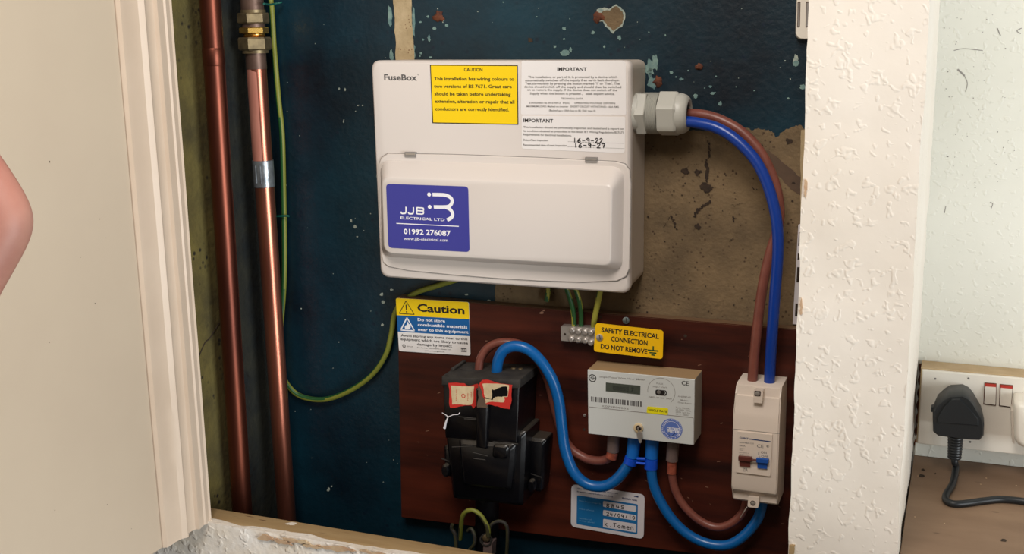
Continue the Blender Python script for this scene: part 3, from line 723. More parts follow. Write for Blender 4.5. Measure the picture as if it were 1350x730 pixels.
wire([b6y(405, 20, -0.028), b6y(397, 85, -0.028), b6y(375, 200, -0.026), b6y(357, 290, -0.024), b6y(352, 352, -0.020)], 3.9, 'earth wire running from the fuse box down behind the yellow tag', twist=-0.25)
wire([b6y(22, 0, -0.006), b6y(18, 60, -0.006), b6y(10, 110, -0.006), b6y(2, 150, -0.006)], 3.4, 'short earth wire stub tucked behind the top edge of the board', mats=('wire_green', 'wire_yellow'), stripe=0.3)
# long bonding wire: down beside the pipe, loop, up behind the sign to the box
wire([(352, -30, -0.006), (358, 10, -0.006), (361, 60, -0.006), (367, 130, -0.006), (372, 180, -0.006), (374, 260, -0.006), (375, 330, -0.006), (374, 380, -0.006), (370, 440, -0.006), (372, 490, -0.006), (384, 513, -0.007), (402, 524, -0.007), (430, 526, -0.007), (462, 514, -0.007),
      (490, 494, -0.007), (508, 468, -0.007), (516, 440, -0.007), (520, 415, -0.006), (530, 398, -0.0055), (550, 385, -0.006), (578, 376, -0.006), (610, 366, -0.006)], 3.7,
     'long green and yellow bonding wire looping from the copper pipe to the fuse box', mats=('wire_olive', 'wire_green'), stripe=0.2, twist=0.5, name='bonding_wire')

# ================================================================== CABLES
def cable(pts, rpx, m, label, sleeve=None, group=None, name='cable'):
    t = None; s = S(pts[0][0], pts[0][1], pts[0][2])
    bm = nb(); tube(bm, pxpath(pts), rpx*s, 18, 8)
    if sleeve:
        t = thing(name, label, 'cable', P(*sleeve[0][0]), group); link('sheath', bm, m, t, smooth=60)
        for (a, b, r, mm, nm) in sleeve:
            bm = nb(); A = P(*a); B = P(*b); sS = S(*a)
            tube(bm, [A, A.lerp(B, 0.06), A.lerp(B, 0.94), B], lambda u, r=r, sS=sS: r*sS*(0.93 if u < 0.01 or u > 0.99 else 1), 18, 3)
            link(nm, bm, mm, t, smooth=60)
        return t
    o = link(name, bm, m, None, smooth=60); return tag(o, label, 'cable', group)
cable([(903, 160, -0.032), (920, 162, -0.034), (945, 168.5, -0.036), (970, 184, -0.038), (995, 210, -0.040), (1011, 241, -0.042), (1021, 275, -0.044), (1025, 303, -0.045), (1025.5, 335, -0.045), (1022, 385, -0.044), (1018, 440, -0.042), (1015.5, 480, -0.038), (1014, 512, -0.036)], 7.3, 'blue_sheath',
      'royal blue cable curving from the gland down to the isolator switch', group='tails from the fuse box')
cable([(903, 150, -0.020), (925, 151, -0.022), (950, 158, -0.024), (978, 174, -0.025), (1002, 200, -0.026), (1019, 234, -0.027), (1027, 268, -0.028), (1026, 298, -0.029), (1015, 335, -0.031), (1006, 375, -0.034), (999, 425, -0.036), (994.5, 470, -0.037), (991.5, 508, -0.036)], 6.7, 'brown_sheath',
      'brown cable running behind the royal blue one to the isolator switch', group='tails from the fuse box')
cable([(654.5, 493, -0.045), (656.5, 476, -0.046), (664, 461.5, -0.047), (679, 456, -0.046), (697, 461, -0.044), (714, 477, -0.042), (728, 500, -0.040), (736.5, 528, -0.038), (740.5, 560, -0.038), (745, 592, -0.038), (756, 621, -0.038), (773, 637.5, -0.038), (793.6, 641, -0.037), (810, 634, -0.036), (823, 620, -0.034), (832, 604, -0.032), (835, 590, -0.031)], 7.2, 'sky_sheath',
      'bright blue cable arching from the black cut-out down and up into the meter', [((834, 601, -0.0315), (837, 572, -0.0315), 8.6, 'sky_bright', 'terminal_sleeve')], group='tails below the meter')
cable([(631, 493, -0.040), (634, 472, -0.038), (647, 456, -0.036), (667, 451, -0.034), (690, 456, -0.030), (708, 472, -0.026), (722, 500, -0.023), (731, 535, -0.022), (740, 568, -0.022), (752, 590, -0.023), (770, 603, -0.024), (787, 607, -0.026), (800, 605, -0.028), (807, 598, -0.031)], 5.8, 'brown_sheath',
      'brown cable arching from the black cut-out behind the bright blue one', [((808, 594, -0.0315), (809.5, 570, -0.0315), 8.2, 'grey_sleeve', 'terminal_sleeve'), ((806, 603, -0.0315), (808, 595, -0.0315), 7.6, 'copper_tape', 'copper_end')], group='tails below the meter')
cable([(859, 598, -0.032), (858.5, 615, -0.033), (862, 640, -0.034), (875, 668, -0.034), (893, 692, -0.034), (915, 709, -0.034), (940, 718, -0.034), (963, 717, -0.033), (983, 704, -0.032), (998, 685, -0.031), (1004, 668, -0.031), (1005, 655, -0.032)], 6.6, 'sky_sheath',
      'bright blue cable hanging from the meter and rising to the isolator switch', [((859, 602, -0.0315), (860.5, 574, -0.0315), 8.8, 'sky_bright', 'terminal_sleeve')], group='tails below the meter')
cable([(886, 610, -0.031), (886, 625, -0.031), (890, 645, -0.031), (900, 664, -0.031), (916, 681, -0.031), (934, 692, -0.031), (950, 694.5, -0.031), (965, 689, -0.031), (977, 678, -0.031), (983, 665, -0.031), (984, 652, -0.032)], 5.3, 'brown_sheath',
      'brown cable hanging from the meter and rising to the isolator switch', [((886, 606, -0.0315), (888, 577, -0.0315), 8.0, 'grey_sleeve', 'terminal_sleeve'), ((885.5, 623, -0.0312), (886, 607, -0.0313), 6.3, 'copper_tape', 'copper_end')], group='tails below the meter')
# blue clip tying the two blue tails
cc = thing('cable_clip', 'bright blue plastic clip joining the two blue cables below the meter', 'clip', P(846, 615, -0.032))
for (a, b, r) in (((833, 603, -0.0325), (830.5, 611, -0.033), 9.2), ((858.6, 604, -0.0323), (858.2, 617, -0.0325), 9.0)):
    bm = nb(); tube(bm, [P(*a), P(*b)], r*S(*a), 16, 1); link('clip_collar', bm, 'clip_blue', cc, smooth=60)
for (a, b, c) in (((840, 604.5), (851, 605), 2.2), ((839, 610), (851, 611), 1.8)):
    bm = nb(); tube(bm, [P(*a, -0.038), P(*b, -0.038)], c*S(845, 610, -0.038), 8, 1); link('clip_strap', bm, 'clip_blue', cc, smooth=60)

# ================================================================== METER
mz = Z(765, 470, 0.16444); YF = -0.048
mt = thing('electricity_meter', 'pale grey electricity meter with small display on the wooden board', 'meter', P(845, 585, YM))
mc = [(774.5, 487), (916, 500.3), (914.5, 586.5), (775.7, 571.5)]
r_ = rrpx(mc, 0.8, YF, 2)
bm = nb(); loft(bm, [shiftY(r_, YM-0.0003), shiftY(r_, YF+0.0015)]); case = link('case', bm, 'meter_case', mt)
bm = nb(); loft(bm, [shiftY(r_, YF+0.0016), shiftY(r_, YF+0.0004), inset(r_, 0.0004, YF)]); link('face_panel', bm, 'meter_face', mt)
Yg = YF-0.0001
bm = nb()
ribbon(bm, [mz(68, 402), mz(905, 490)], 0.9, Yg, smooth_path=False); ribbon(bm, [mz(905, 490), mz(903, 700)], 0.8, Yg, smooth_path=False)
link('seam', bm, 'soft_ink', mt)
bm = nb(); plate(bm, [mz(205, 207), mz(482, 233), mz(480, 304), mz(204, 277)], 0.4, YF-0.0003, 0.0003); lc = link('display', bm, 'lcd', mt)
bm = nb(); text(bm, '08855.7', mz(262, 268), mz(430, 284), 6.5, YF-0.0004, 0.01); link('display_digits', bm, 'lcd_digit', lc)
bm = nb(); rnd = random.Random(4); x = 86
while x < 492:
    wd = rnd.choice((5, 8, 12, 16)); y0 = 318+(x-86)*0.104
    if x+wd > 494: break
    polyplate(bm, [mz(x, y0), mz(x+wd, y0+wd*0.1), mz(x+wd, y0+42+wd*0.1), mz(x, y0+42)], Yg, 0.00005); x += wd+rnd.choice((5, 7, 9))
link('barcode', bm, 'dark_grey_ink', mt)
bm = nb()
ringband(bm, *mz(98, 172), 4.1, 5.3, Yg); ringband(bm, *mz(98, 172), 2.0, 2.5, Yg, n=20); ribbon(bm, [mz(82, 168), mz(114, 174)], 0.9, Yg, smooth_path=False)
link('maker_mark', bm, 'black_ink', mt)
bm = nb(); text(bm, 'CE', mz(812, 226), mz(870, 232), 6.0, Yg, 0.01); link('approval_mark', bm, 'black_ink', mt)
bm = nb()
for s, x0, y0, x1, y1, h in (('Single Phase Watt Hour Meter', 152, 166, 520, 192, 15), ('K07SP09052', 172, 402, 388, 424, 16), ('PULSE', 610, 219, 664, 224, 12), ('imp / kWh', 582, 244, 698, 254, 13), ('AMPS 20-100  240V', 546, 326, 736, 345, 12), ('AN0987-05', 782, 324, 886, 333, 14), ('Made in', 805, 352, 866, 359, 12), ('Great Britain', 782, 371, 892, 382, 12),
                             ('Type 5235A', 764, 411, 878, 423, 12), ('20-100A  50Hz', 764, 429, 888, 441, 12), ('230V 1ph 2w', 764, 447, 882, 459, 12), ('Cl. 2  1000/', 764, 465, 868, 476, 12)):
    if s[:4] in ('AN09', 'K07S', 'PULS') and bm.verts: link('lettering', bm, 'soft_ink', mt); bm = nb()
    text(bm, s, mz(x0, y0), mz(x1, y1), h*0.164, Yg, 0.012)
link('side_lettering', bm, 'soft_ink', mt)
bm = nb(); ringband(bm, *mz(650, 280), 18.2, 18.8, Yg, n=48, a0=-0.8, a1=3.3); link('printed_ring', bm, 'soft_ink', mt)
bm = nb(); plate(bm, [mz(602, 264), mz(692, 272), mz(692, 312), mz(602, 304)], 3.2, YF-0.0006, 0.0006); sl = link('pulse_window', bm, 'black_ink', mt)
bm = nb(); button(bm, *mz(630, 284), 2.6, YF-0.0006, 0.0006, 12); link('pulse_lens', bm, 'grey_ink', sl); 
bm = nb(); ringband(bm, *mz(672, 290), 1.6, 2.3, YF-0.0007, n=14, a0=-1.2, a1=1.5); link('lens_ring', bm, 'meter_face', sl)
bm = nb(); plate(bm, [mz(536, 398), mz(705, 414), mz(702, 468), mz(530, 451)], 2, YF-0.0002, 0.0002); yl = link('rate_sticker', bm, 'single_yellow', mt)
bm = nb(); text(bm, 'SINGLE RATE', mz(545, 434), mz(695, 449), 3.0, YF-0.0003, 0.012); link('rate_lettering', bm, 'black_ink', yl)
bm = nb(); flat(bm, disc(*mz(733, 580), 14.4, YF-0.0002, 40), 0.0002); rs = link('round_sticker', bm, 'round_sticker', mt)
bm = nb(); Yr = YF-0.0003
ringband(bm, *mz(733, 580), 10.3, 10.7, Yr); text(bm, 'CERTIFIED', mz(694, 582), mz(798, 592), 3.2, Yr, 0.03); text(bm, 'METER', mz(702, 604), mz(795, 613), 3.2, Yr, 0.03)
c0 = mz(733, 580)
for i, ch in enumerate('TESTED AND CERTIFIED BY APPROVED METER EXAMINER '):
    if ch == ' ': continue
    a = 2*PI*i/48; px = c0[0]+math.sin(a)*11.6; py = c0[1]-math.cos(a)*11.6; ux, uy = math.cos(a)*0.55, math.sin(a)*0.55
    text(bm, ch, (px-ux, py-uy), (px+ux, py+uy), 1.6, Yr, 0.01)
link('sticker_lettering', bm, 'white_ink', rs)
bm = nb(); ribbon(bm, [mz(708, 625), mz(728, 640), mz(762, 612)], 0.9, Yr, smooth_path=False); link('tick_mark', bm, 'navy_ink', rs)
bm = nb(); button(bm, *mz(468, 570), 6.6, YF, 0.002, 20, 0.2); lk = link('seal_boss', bm, 'old_paper', mt, smooth=40)
bm = nb(); flat(bm, disc(*mz(466, 572), 3.8, YF-0.0022, 12), 0.0001); link('seal_hole', bm, 'pit', lk)
bm = nb(); tube(bm, pxpath([(*mz(490, 575), -0.051), (*mz(478, 562), -0.053), (*mz(462, 572), -0.053), (*mz(470, 600), -0.052), (*mz(478, 640), -0.052)]), 0.0006, 6); link('seal_wire', bm, 'steel', lk)
bm = nb(); q = [mz(452, 608), mz(492, 604), mz(498, 655), mz(455, 652)]; r_ = rrpx(q, 2, -0.053, 3); loft(bm, [shiftY(r_, -0.0505), r_])
q = [mz(462, 650), mz(494, 650), mz(488, 694), mz(472, 690)]; r_ = rrpx(q, 1, -0.053, 2); loft(bm, [shiftY(r_, -0.0515), r_]); link('lead_seal', bm, 'steel', lk)

# ================================================================== ISOLATOR SWITCH
iz = Z(960, 560, 0.10959); i7 = Z(960, 480, 0.10959)
iso = thing('isolator_switch', 'cream plastic isolator enclosure at the right end of the wooden board', 'isolator switch', P(995, 668, YM))
xi0 = P(970.6, 505.8, -0.052).x; xi1 = P(1030.2, 512.3, -0.052).x
zf = lambda py, Y: P(965.5, py, Y).z
profY = [(489.5, YM-0.0003, 1), (489.5, -0.0200, 1)]
pr = [(YM-0.0003, zf(505.3, -0.052)), (-0.0500, zf(505.3, -0.052)), (-0.052, zf(506.6, -0.052)), (-0.0535, zf(518, -0.0535)), (-0.0555, zf(520, -0.0555)), (-0.059, zf(541, -0.059)), (-0.0605, zf(548, -0.0605)),
      (-0.0605, zf(640, -0.0605)), (-0.0595, zf(644, -0.0595)), (-0.056, zf(646, -0.056)), (-0.053, zf(647, -0.053)), (-0.053, zf(656, -0.053)), (-0.051, zf(657.5, -0.051)), (YM-0.0003, zf(657.5, -0.051))]
bm = nb()
def bulge(z):  # the middle of the enclosure is a touch wider than its top
    t = (zf(506, -0.052)-z)/(zf(545, -0.06)-zf(506, -0.052))*-1
    return 0.0006*max(0, min(1, t))
loft(bm, [[Vector((xi0-bulge(z), y, z)) for y, z in pr], [Vector((xi1+bulge(z), y, z)) for y, z in pr]])
bmesh.ops.bevel(bm, geom=[e for e in bm.edges if abs(e.verts[0].co.x-e.verts[1].co.x) < 0.01 and e.verts[0].co.y < -0.03 and e.verts[1].co.y < -0.03], offset=0.0012, segments=2, affect='EDGES')
link('enclosure', bm, 'isolator_plastic', iso, smooth=30)
bm = nb(); ribbon(bm, [(965.5, 565), (1028, 571.5)], 0.6, -0.0608, smooth_path=False); link('seam', bm, 'soft_ink', iso)
bm = nb(); r_ = rrpx([i7(305, 315), i7(420, 322), i7(408, 472), i7(300, 462)], [2, 2, 0.3, 0.3], -0.062, 3); loft(bm, [shiftY(r_, -0.05), r_]); tbm = link('screw_tab', bm, 'isolator_plastic', iso)
bm = nb(); plate(bm, [i7(316, 318), i7(392, 324), i7(388, 386), i7(314, 380)], 1.2, -0.0622, 0.0001); link('screw_recess', bm, 'pit', tbm)
bm = nb(); button(bm, *i7(353, 352), 3.1, -0.0622, 0.0008, 12); link('tab_screw', bm, 'steel', tbm, smooth=40)
bm = nb(); r_ = rrpx([(986.5, 654), (1001, 655.5), (999.5, 669.5), (985.5, 668)], [0.5, 0.5, 2, 2], -0.057, 3); loft(bm, [shiftY(r_, -0.045), r_]); tbm = link('screw_tab', bm, 'isolator_plastic', iso)
bm = nb(); flat(bm, disc(992.6, 663, 3.6, -0.0572, 12), 0.0001); link('screw_recess', bm, 'pit', tbm)
bm = nb(); button(bm, 992.6, 663, 2.6, -0.0572, 0.0008, 12); link('tab_screw', bm, 'steel', tbm, smooth=40)
bm = nb(); tube(bm, pxpath([(985, 668, -0.055), (981, 674, -0.055), (976, 682, -0.054)]), 0.0005, 6); link('seal_wire', bm, 'steel', iso)
bm = nb(); plate(bm, [iz(108, 78), iz(532, 120), iz(508, 618), iz(96, 568)], 1.2, -0.0622, 0.0018, 3); sw = link('switch_panel', bm, 'label_white', iso)
sw.data.materials[0] = MATS['isolator_plastic']
Yi = -0.0623
bm = nb(); text(bm, 'CHINT', iz(135, 163), iz(243, 176), 2.6, Yi, 0.03); ribbon(bm, [iz(252, 168), iz(510, 202)], 1.5, Yi, smooth_path=False)
link('blue_lettering', bm, 'navy_ink', sw)
bm = nb()
for s, x0, y0, x1, y1, h in (('NXHB2-125', 135, 216, 308, 232, 17), ('100A', 135, 254, 206, 262, 17), ('2P 230V~', 135, 283, 205, 291, 10), ('50Hz', 135, 303, 180, 309, 10), ('EN 60947-3', 133, 335, 245, 345, 10), ('AC-22A Ui 500V', 133, 355, 250, 367, 10), ('CE', 345, 270, 425, 276, 42), ('R', 466, 268, 486, 270, 26), ('I', 362, 360, 372, 361, 40), ('ON', 392, 342, 462, 348, 32), ('OFF', 395, 388, 482, 396, 28), ('O', 366, 390, 386, 392, 20)):
    text(bm, s, iz(x0, y0), iz(x1, y1), h*0.1096, Yi, 0.006)
ringband(bm, *iz(476, 256), 1.6, 1.9, Yi, n=14)
link('lettering', bm, 'dark_grey_ink', sw); bm = nb()
text(bm, 'UK', iz(176, 532), iz(212, 536), 2, Yi, 0.02); text(bm, 'CA', iz(176, 556), iz(212, 560), 2, Yi, 0.02); ribbon(bm, [iz(218, 518), iz(232, 558)], 0.8, Yi, smooth_path=False)
link('approval_mark', bm, 'dark_grey_ink', sw)
for (x0, x1, y0, m_, nm) in ((120, 285, 378, 'switch_brown', 'brown'), (335, 486, 402, 'switch_blue', 'blue')):
    bm = nb(); plate(bm, [iz(x0+16, y0+50), iz(x1-18, y0+58), iz(x1-20, y0+128), iz(x0+16, y0+118)], 0.5, Yi-0.0015, 0.0015)
    bod = link('switch_body', bm, m_, sw); bod['label'] = nm+' switch body'
    r_ = rrpx([iz(x0, y0), iz(x1, y0+14), iz(x1-3, y0+66), iz(x0, y0+52)], 0.8, -0.0665, 3)
    bm = nb(); loft(bm, [shiftY(r_, -0.0635), shiftY(r_, -0.0660), inset(r_, 0.0004, -0.0665)]); lv = link('toggle_lever', bm, m_, sw, smooth=40); lv['label'] = nm+' toggle lever'
bm = nb(); tube(bm, [P(*iz(284, 418), -0.066), P(*iz(338, 424), -0.066)], 0.0011, 8); link('lever_bar', bm, 'switch_brown', sw)

# ================================================================== BLACK CUT-OUT
k5 = Z(560, 440, 0.3976); k6 = Z(570, 470, 0.12325)
YK = -0.070
co = thing('service_cutout', 'glossy black service cut-out with a torn red and white label', 'fuse cut-out', P(635, 660, YM))
def block(bm, cs_, r, Y, Yback, bev=0.0015, seg=3):
    r_ = rrpx(cs_, r, Y, seg); loft(bm, [shiftY(r_, Yback), shiftY(r_, Y+bev), inset(r_, bev, Y)])
bm = nb()
# upper carrier: dusty top cap and glossy sides
block(bm, [(582, 496), (686, 500), (685, 512), (582, 508)], 0.6, YK, YM-0.0003, 0.001)
link('top_cap', bm, 'bakelite_dusty', co, smooth=40)
bm = nb()
for a, b in (((596, 472.5, YM-0.006), (590, 480, -0.034)),):
    pass
# ridges lying on the cap
ztop = P(582, 496, YK).z
def capbox(x0, x1, y0, y1, h): box(bm, x0, x1, y0, y1, ztop-0.001, ztop+h, 0.0006, 1)
xa = P(582, 496, YK).x; xb = P(686, 500, YK).x
capbox(xa+0.002, xa+0.034, -0.069, -0.056, 0.0015); capbox(xa+0.040, xb-0.002, -0.066, -0.052, 0.0012); capbox(xa+0.001, xa+0.005, -0.05, -0.018, 0.003); capbox(xb-0.005, xb-0.001, -0.05, -0.018, 0.003)
capbox(xa+0.01, xa+0.026, -0.045, -0.030, 0.002); capbox(xb-0.026, xb-0.010, -0.040, -0.026, 0.003)
link('cap_ridges', bm, 'bakelite_dusty', co, smooth=40)
bm = nb()
for x in (xb-0.022, xb-0.014): 
    c = Vector((x, -0.033, ztop+0.0028)); loft(bm, [[c+Vector((math.cos(a)*0.003, math.sin(a)*0.003, 0)) for a in [k*PI/5 for k in range(10)]], [c+Vector((math.cos(a)*0.0022, math.sin(a)*0.0022, 0.0025)) for a in [k*PI/5 for k in range(10)]]])
link('cap_screws', bm, 'brass_dull', co, smooth=40)
bm = nb(); block(bm, [(584, 506), (684, 511), (681, 584), (587, 577)], 1, YK+0.002, YM-0.0003, 0.001); link('fuse_carrier', bm, 'bakelite', co, smooth=40)
bm = nb(); block(bm, [(627, 512), (643, 513), (641, 592), (627, 590)], 1.5, YK-0.0035, YK+0.004, 0.0015)
link('centre_rib', bm, 'bakelite', co, smooth=40)
bm = nb(); block(bm, [(585, 562), (692, 570), (688, 668), (596, 658)], 4, -0.060, YM-0.0003, 0.004); block(bm, [(603, 580), (678, 586), (672, 648), (608, 641)], 5, -0.070, -0.058, 0.004)
link('base_block', bm, 'bakelite', co, smooth=40)
bm = nb(); block(bm, [(649, 586), (670, 588), (668, 606), (648, 604)], 6, -0.0735, -0.069, 0.002)
link('carrier_boss', bm, 'bakelite', co, smooth=40)
for (q, Yf) in (([(697, 577), (719, 580), (713, 650), (692, 646)], -0.040), ([(584, 588), (596, 589), (597, 630), (586, 628)], -0.055)):
    bm = nb(); block(bm, q, 4, Yf, YM-0.0003, 0.003)
    x = (q[0][0]+q[1][0])/2; y = q[2][1]-12
    r_ = disc(x-5 if Yf > -0.05 else x, y, 6.0, Yf+0.001, 14, 9); loft(bm, [r_, shiftY(r_, Yf-0.004), inset(r_, 0.0015, Yf-0.0065)])
    lg = link('side_lug', bm, 'bakelite', co, smooth=40)
    bm = nb(); ribbon(bm, [(x-8, y-14), (x+6, y-9)], 1.6, Yf-0.0005, smooth_path=False)
    link('lug_edge', bm, 'bakelite_dusty', lg)
for (a, b) in (((604, 549), (641, 553)), ((612, 552), (634, 553)), ((650, 582), (683, 585)), ((596, 589), (623, 588)), ((623, 596), (643, 601)), ((624, 604), (640, 606))):
    bm = nb(); tube(bm, pxpath([(*a, -0.0705), (*b, -0.0705)]), 0.0005, 6); link('moulded_edge', bm, 'bakelite_dusty', co)
# torn label
YL_ = YK-0.0002
lb = None
bm = nb(); polyplate(bm, ragged([k6(172, 282), k6(340, 285), k6(380, 312), k6(480, 290), k6(492, 300), k6(490, 470), k6(440, 555), k6(410, 520), k6(300, 530), k6(190, 545), k6(182, 430)], 1, 2, 1), YL_-0.0036+0.0036, 0.0003)
lb = link('red_label', bm, 'red_ink', co)
bm = nb(); polyplate(bm, ragged([k6(198, 308), k6(448, 318), k6(440, 440), k6(420, 512), k6(330, 515), k6(212, 512), k6(205, 420)], 0.6, 2, 2), YL_-0.0001, 0.0001); link('paper_field', bm, 'old_paper', lb)
bm = nb(); ringband(bm, *k6(332, 420), 1.9, 2.9, YL_-0.0002, n=18)
text(bm, '100A', k6(424, 445), k6(424, 375), 2.0, YL_-0.0002)
text(bm, '60/100', k6(262, 480), k6(262, 345), 1.5, YL_-0.0002)
text(bm, 'FUSE', k6(385, 470), k6(385, 390), 1.5, YL_-0.0002)
link('label_print', bm, 'red_ink', lb)
bm = nb(); polyplate(bm, ragged([k6(500, 300), k6(530, 250), k6(570, 245), k6(700, 280), k6(855, 302), k6(845, 430), k6(828, 560), k6(700, 530), k6(580, 515), k6(560, 460), k6(530, 400)], 1, 2, 3), YK-0.0042, 0.0003)
lb2 = link('red_label', bm, 'red_ink', co); lb2['label'] = 'torn right half of red label with black hole'
bm = nb(); polyplate(bm, ragged([k6(535, 290), k6(650, 288), k6(820, 305), k6(805, 430), k6(770, 430), k6(768, 488), k6(640, 480), k6(570, 500), k6(560, 430)], 0.7, 2, 4), YK-0.0043, 0.0001); link('paper_field', bm, 'old_paper', lb2)
bm = nb(); polyplate(bm, ragged([k6(635, 345), k6(665, 355), k6(700, 335), k6(760, 318), k6(800, 320), k6(803, 420), k6(740, 430), k6(700, 425), k6(655, 440), k6(640, 465), k6(570, 450), k6(555, 430), k6(632, 452), k6(640, 400)], 0.8, 2, 6), YK-0.00445, 0.0001); link('label_tear', bm, 'bakelite', lb2)
bm = nb(); polyplate(bm, ragged([k6(492, 300), k6(520, 300), k6(550, 400), k6(590, 545), k6(480, 545), k6(495, 440)], 0.8, 2, 8), YK-0.0041, 0.0002); link('bare_paper', bm, 'plaster_smear', lb2)
bm = nb(); text(bm, 'Warning', k6(470, 540), k6(486, 330), 2.8, YL_-0.0002, 0.02); link('script_print', bm, 'red_ink', lb)
# seal wire and tag
bm = nb()
tube(bm, pxpath([(583, 544, -0.072), (588, 547, -0.074), (591, 549, -0.074), (598, 546.5, -0.074), (604, 546, -0.073), (606, 543.5, -0.072)]), 0.00045, 6)
tube(bm, pxpath([(591, 549, -0.074), (588, 556, -0.074), (586, 564, -0.073)]), lambda t: 0.0005+0.0011*t, 8)
sw_ = link('seal_wire', bm, 'card_white', co, smooth=50)
# incoming supply below the cut-out
inc = thing('supply_cable', 'black incoming supply cable below the glossy cut-out, with clamp', 'cable', P(642, 728, YM))
bm = nb(); tube(bm, pxpath([(642, 655, -0.035), (642, 690, -0.035), (641, 730, -0.035), (640, 790, -0.035)]), 0.013, 18); link('outer_sheath', bm, 'bakelite', inc, smooth=60)
k8 = Z(560, 600, 0.178)
bm = nb(); c = (*k8(463, 605),); button(bm, *c, 5.2, -0.05, 0.005, 14, 0.5); link('clamp_bolt', bm, 'brass_dull', inc, smooth=40)
bm = nb(); r0 = disc(*k8(460, 620), 8.5, -0.049, 18); r1 = disc(*k8(460, 620), 6.5, -0.049, 18); loft(bm, [r0, shiftY(r0, -0.053), shiftY(r1, -0.053), r1], False, False, closed=False); link('clamp_ring', bm, 'bakelite_dusty', inc, smooth=40)
bm = nb(); r_ = rrpx([k8(435, 640), k8(500, 645), k8(495, 760), k8(430, 760)], 1, -0.052, 2); loft(bm, [shiftY(r_, -0.04), r_]); link('clamp_strap', bm, 'grey_sleeve', inc)
def k8y(x, y, Y): return (*k8(x, y), Y)
wire([k8y(262, 620, -0.04), k8y(268, 540, -0.046), k8y(275, 470, -0.052), k8y(300, 420, -0.056), k8y(350, 405, -0.057), k8y(405, 435, -0.057), k8y(445, 490, -0.056), k8y(468, 545, -0.055), k8y(470, 600, -0.054)], 3.1, 'dim earth wire arching over the clamp below the cut-out', mats=('old_wire', 'wire_olive'), stripe=0.3)
wire([k8y(480, 540, -0.052), k8y(500, 508, -0.053), k8y(545, 488, -0.053), k8y(590, 500, -0.053), k8y(612, 545, -0.052), k8y(612, 640, -0.05), k8y(605, 760, -0.045)], 2.4, 'dim grey-green wire curving down right of the clamp bolt', mats=('old_wire', 'bakelite_dusty'), stripe=0.3, name='thin_wire', group='dull wires around the clamp')
wire([k8y(205, 510, -0.03), k8y(200, 545, -0.03), k8y(225, 590, -0.03), k8y(235, 700, -0.03)], 2.6, 'short grey-green wire left of the arching earth wire', mats=('old_wire', 'bakelite_dusty'), stripe=0.3, name='thin_wire', group='dull wires around the clamp')
wire([k8y(320, 560, -0.045), k8y(345, 545, -0.048), k8y(370, 600, -0.05), k8y(365, 660, -0.05), k8y(330, 700, -0.045)], 2.4, 'dull curled wire inside the arching earth wire', mats=('old_wire', 'bakelite_dusty'), stripe=0.2, name='thin_wire', group='dull wires around the clamp')

# ================================================================== METER CARD
gz = Z(740, 630, 0.11639); Yd = YM-0.0012
gc = thing('meter_card', 'blue and white card with handwriting at the bottom of the board', 'card', P(800, 705, YM))
bm = nb(); plate(bm, [gz(115, 68), gz(945, 190), gz(932, 692), gz(107, 548)], 8, Yd, 0.001, 6); link('card', bm, 'card_white', gc)
bm = nb(); plate(bm, [gz(178, 194), gz(867, 297), gz(861, 640), gz(172, 520)], 2.5, Yd-0.0001, 0.0001); link('blue_panel', bm, 'card_blue', gc)
for (a, b) in ((258, 66), (360, 62), (460, 96)):
    bm = nb(); plate(bm, [gz(474, a), gz(850, a+60), gz(848, a+60+b), gz(472, a+b)], 1.8, Yd-0.0002, 0.0001); link('write_in_field', bm, 'card_white', gc)
bm = nb(); Yv = Yd-0.0003
text(bm, 'This meter must not be removed', gz(180, 124), gz(640, 180), 1.9, Yv, 0.008); text(bm, '& isolate supply before working', gz(178, 156), gz(585, 216), 1.9, Yv, 0.008); text(bm, 'British Gas', gz(690, 236), gz(858, 260), 2.6, Yv, 0.012)
polyplate(bm, [gz(818, 214), gz(838, 204), gz(875, 200), gz(870, 222), gz(848, 212)], Yv, 0.00005)
link('lettering', bm, 'navy_ink', gc)
bm = nb()
for s, x0, y0, x1, y1 in (('Meter fitted / changed by', 203, 262, 450, 298), ('Date of visit', 203, 352, 372, 378), ('Number of', 203, 460, 342, 478), ('meter panel', 203, 486, 372, 512)): text(bm, s, gz(x0, y0), gz(x1, y1), 2.0, Yv)
link('small_print', bm, 'pale_blue_ink', gc)
bm = nb(); hand(bm, '8845', gz(505, 328), gz(725, 352), 4.4, 1.0, Yv); hand(bm, '24/04/10', gz(508, 422), gz(845, 470), 4.6, 1.0, Yv); hand(bm, 'k.Tomen', gz(485, 540), gz(832, 590), 6.0, 1.0, Yv)
link('handwriting', bm, 'black_ink', gc)

# ================================================================== PIPES
def pipe_pt(px, py, Y): return P(px, py, Y)
Yp1 = -0.105; Yp2 = -0.034
a1 = P(277, 0, Yp1); b1 = P(319, 668, Yp1); b1x = Vector((lerp(a1.x, b1.x, 1), Yp1, b1.z))
def ext(a, b, z): t = (z-a.z)/(b.z-a.z); return a.lerp(b, t)
p1 = thing('copper_pipe', 'dull brown copper pipe standing against the olive side wall', 'pipe', Vector((a1.x, Yp1, ZB+0.12)))
bm = nb(); tube(bm, [ext(a1, b1, ZT-0.02), ext(a1, b1, ZB+0.12)], 13.6*S(300, 300, Yp1), 28, 1); link('pipe', bm, 'copper_dull', p1, smooth=60)
q0 = P(281, 66, Yp1); q1 = P(282.5, 84, Yp1)
bm = nb(); tube(bm, [ext(a1, b1, q0.z+0.002), ext(a1, b1, q0.z), ext(a1, b1, q1.z), ext(a1, b1, q1.z-0.002)], lambda t: (13.6+(0.7 if 0.1 < t < 0.9 else 0))*S(300, 300, Yp1), 28, 1); link('pipe_joint', bm, 'copper_dull', p1, smooth=60)
a2 = P(331.5, -10, Yp2); b2 = P(378, 680, Yp2)
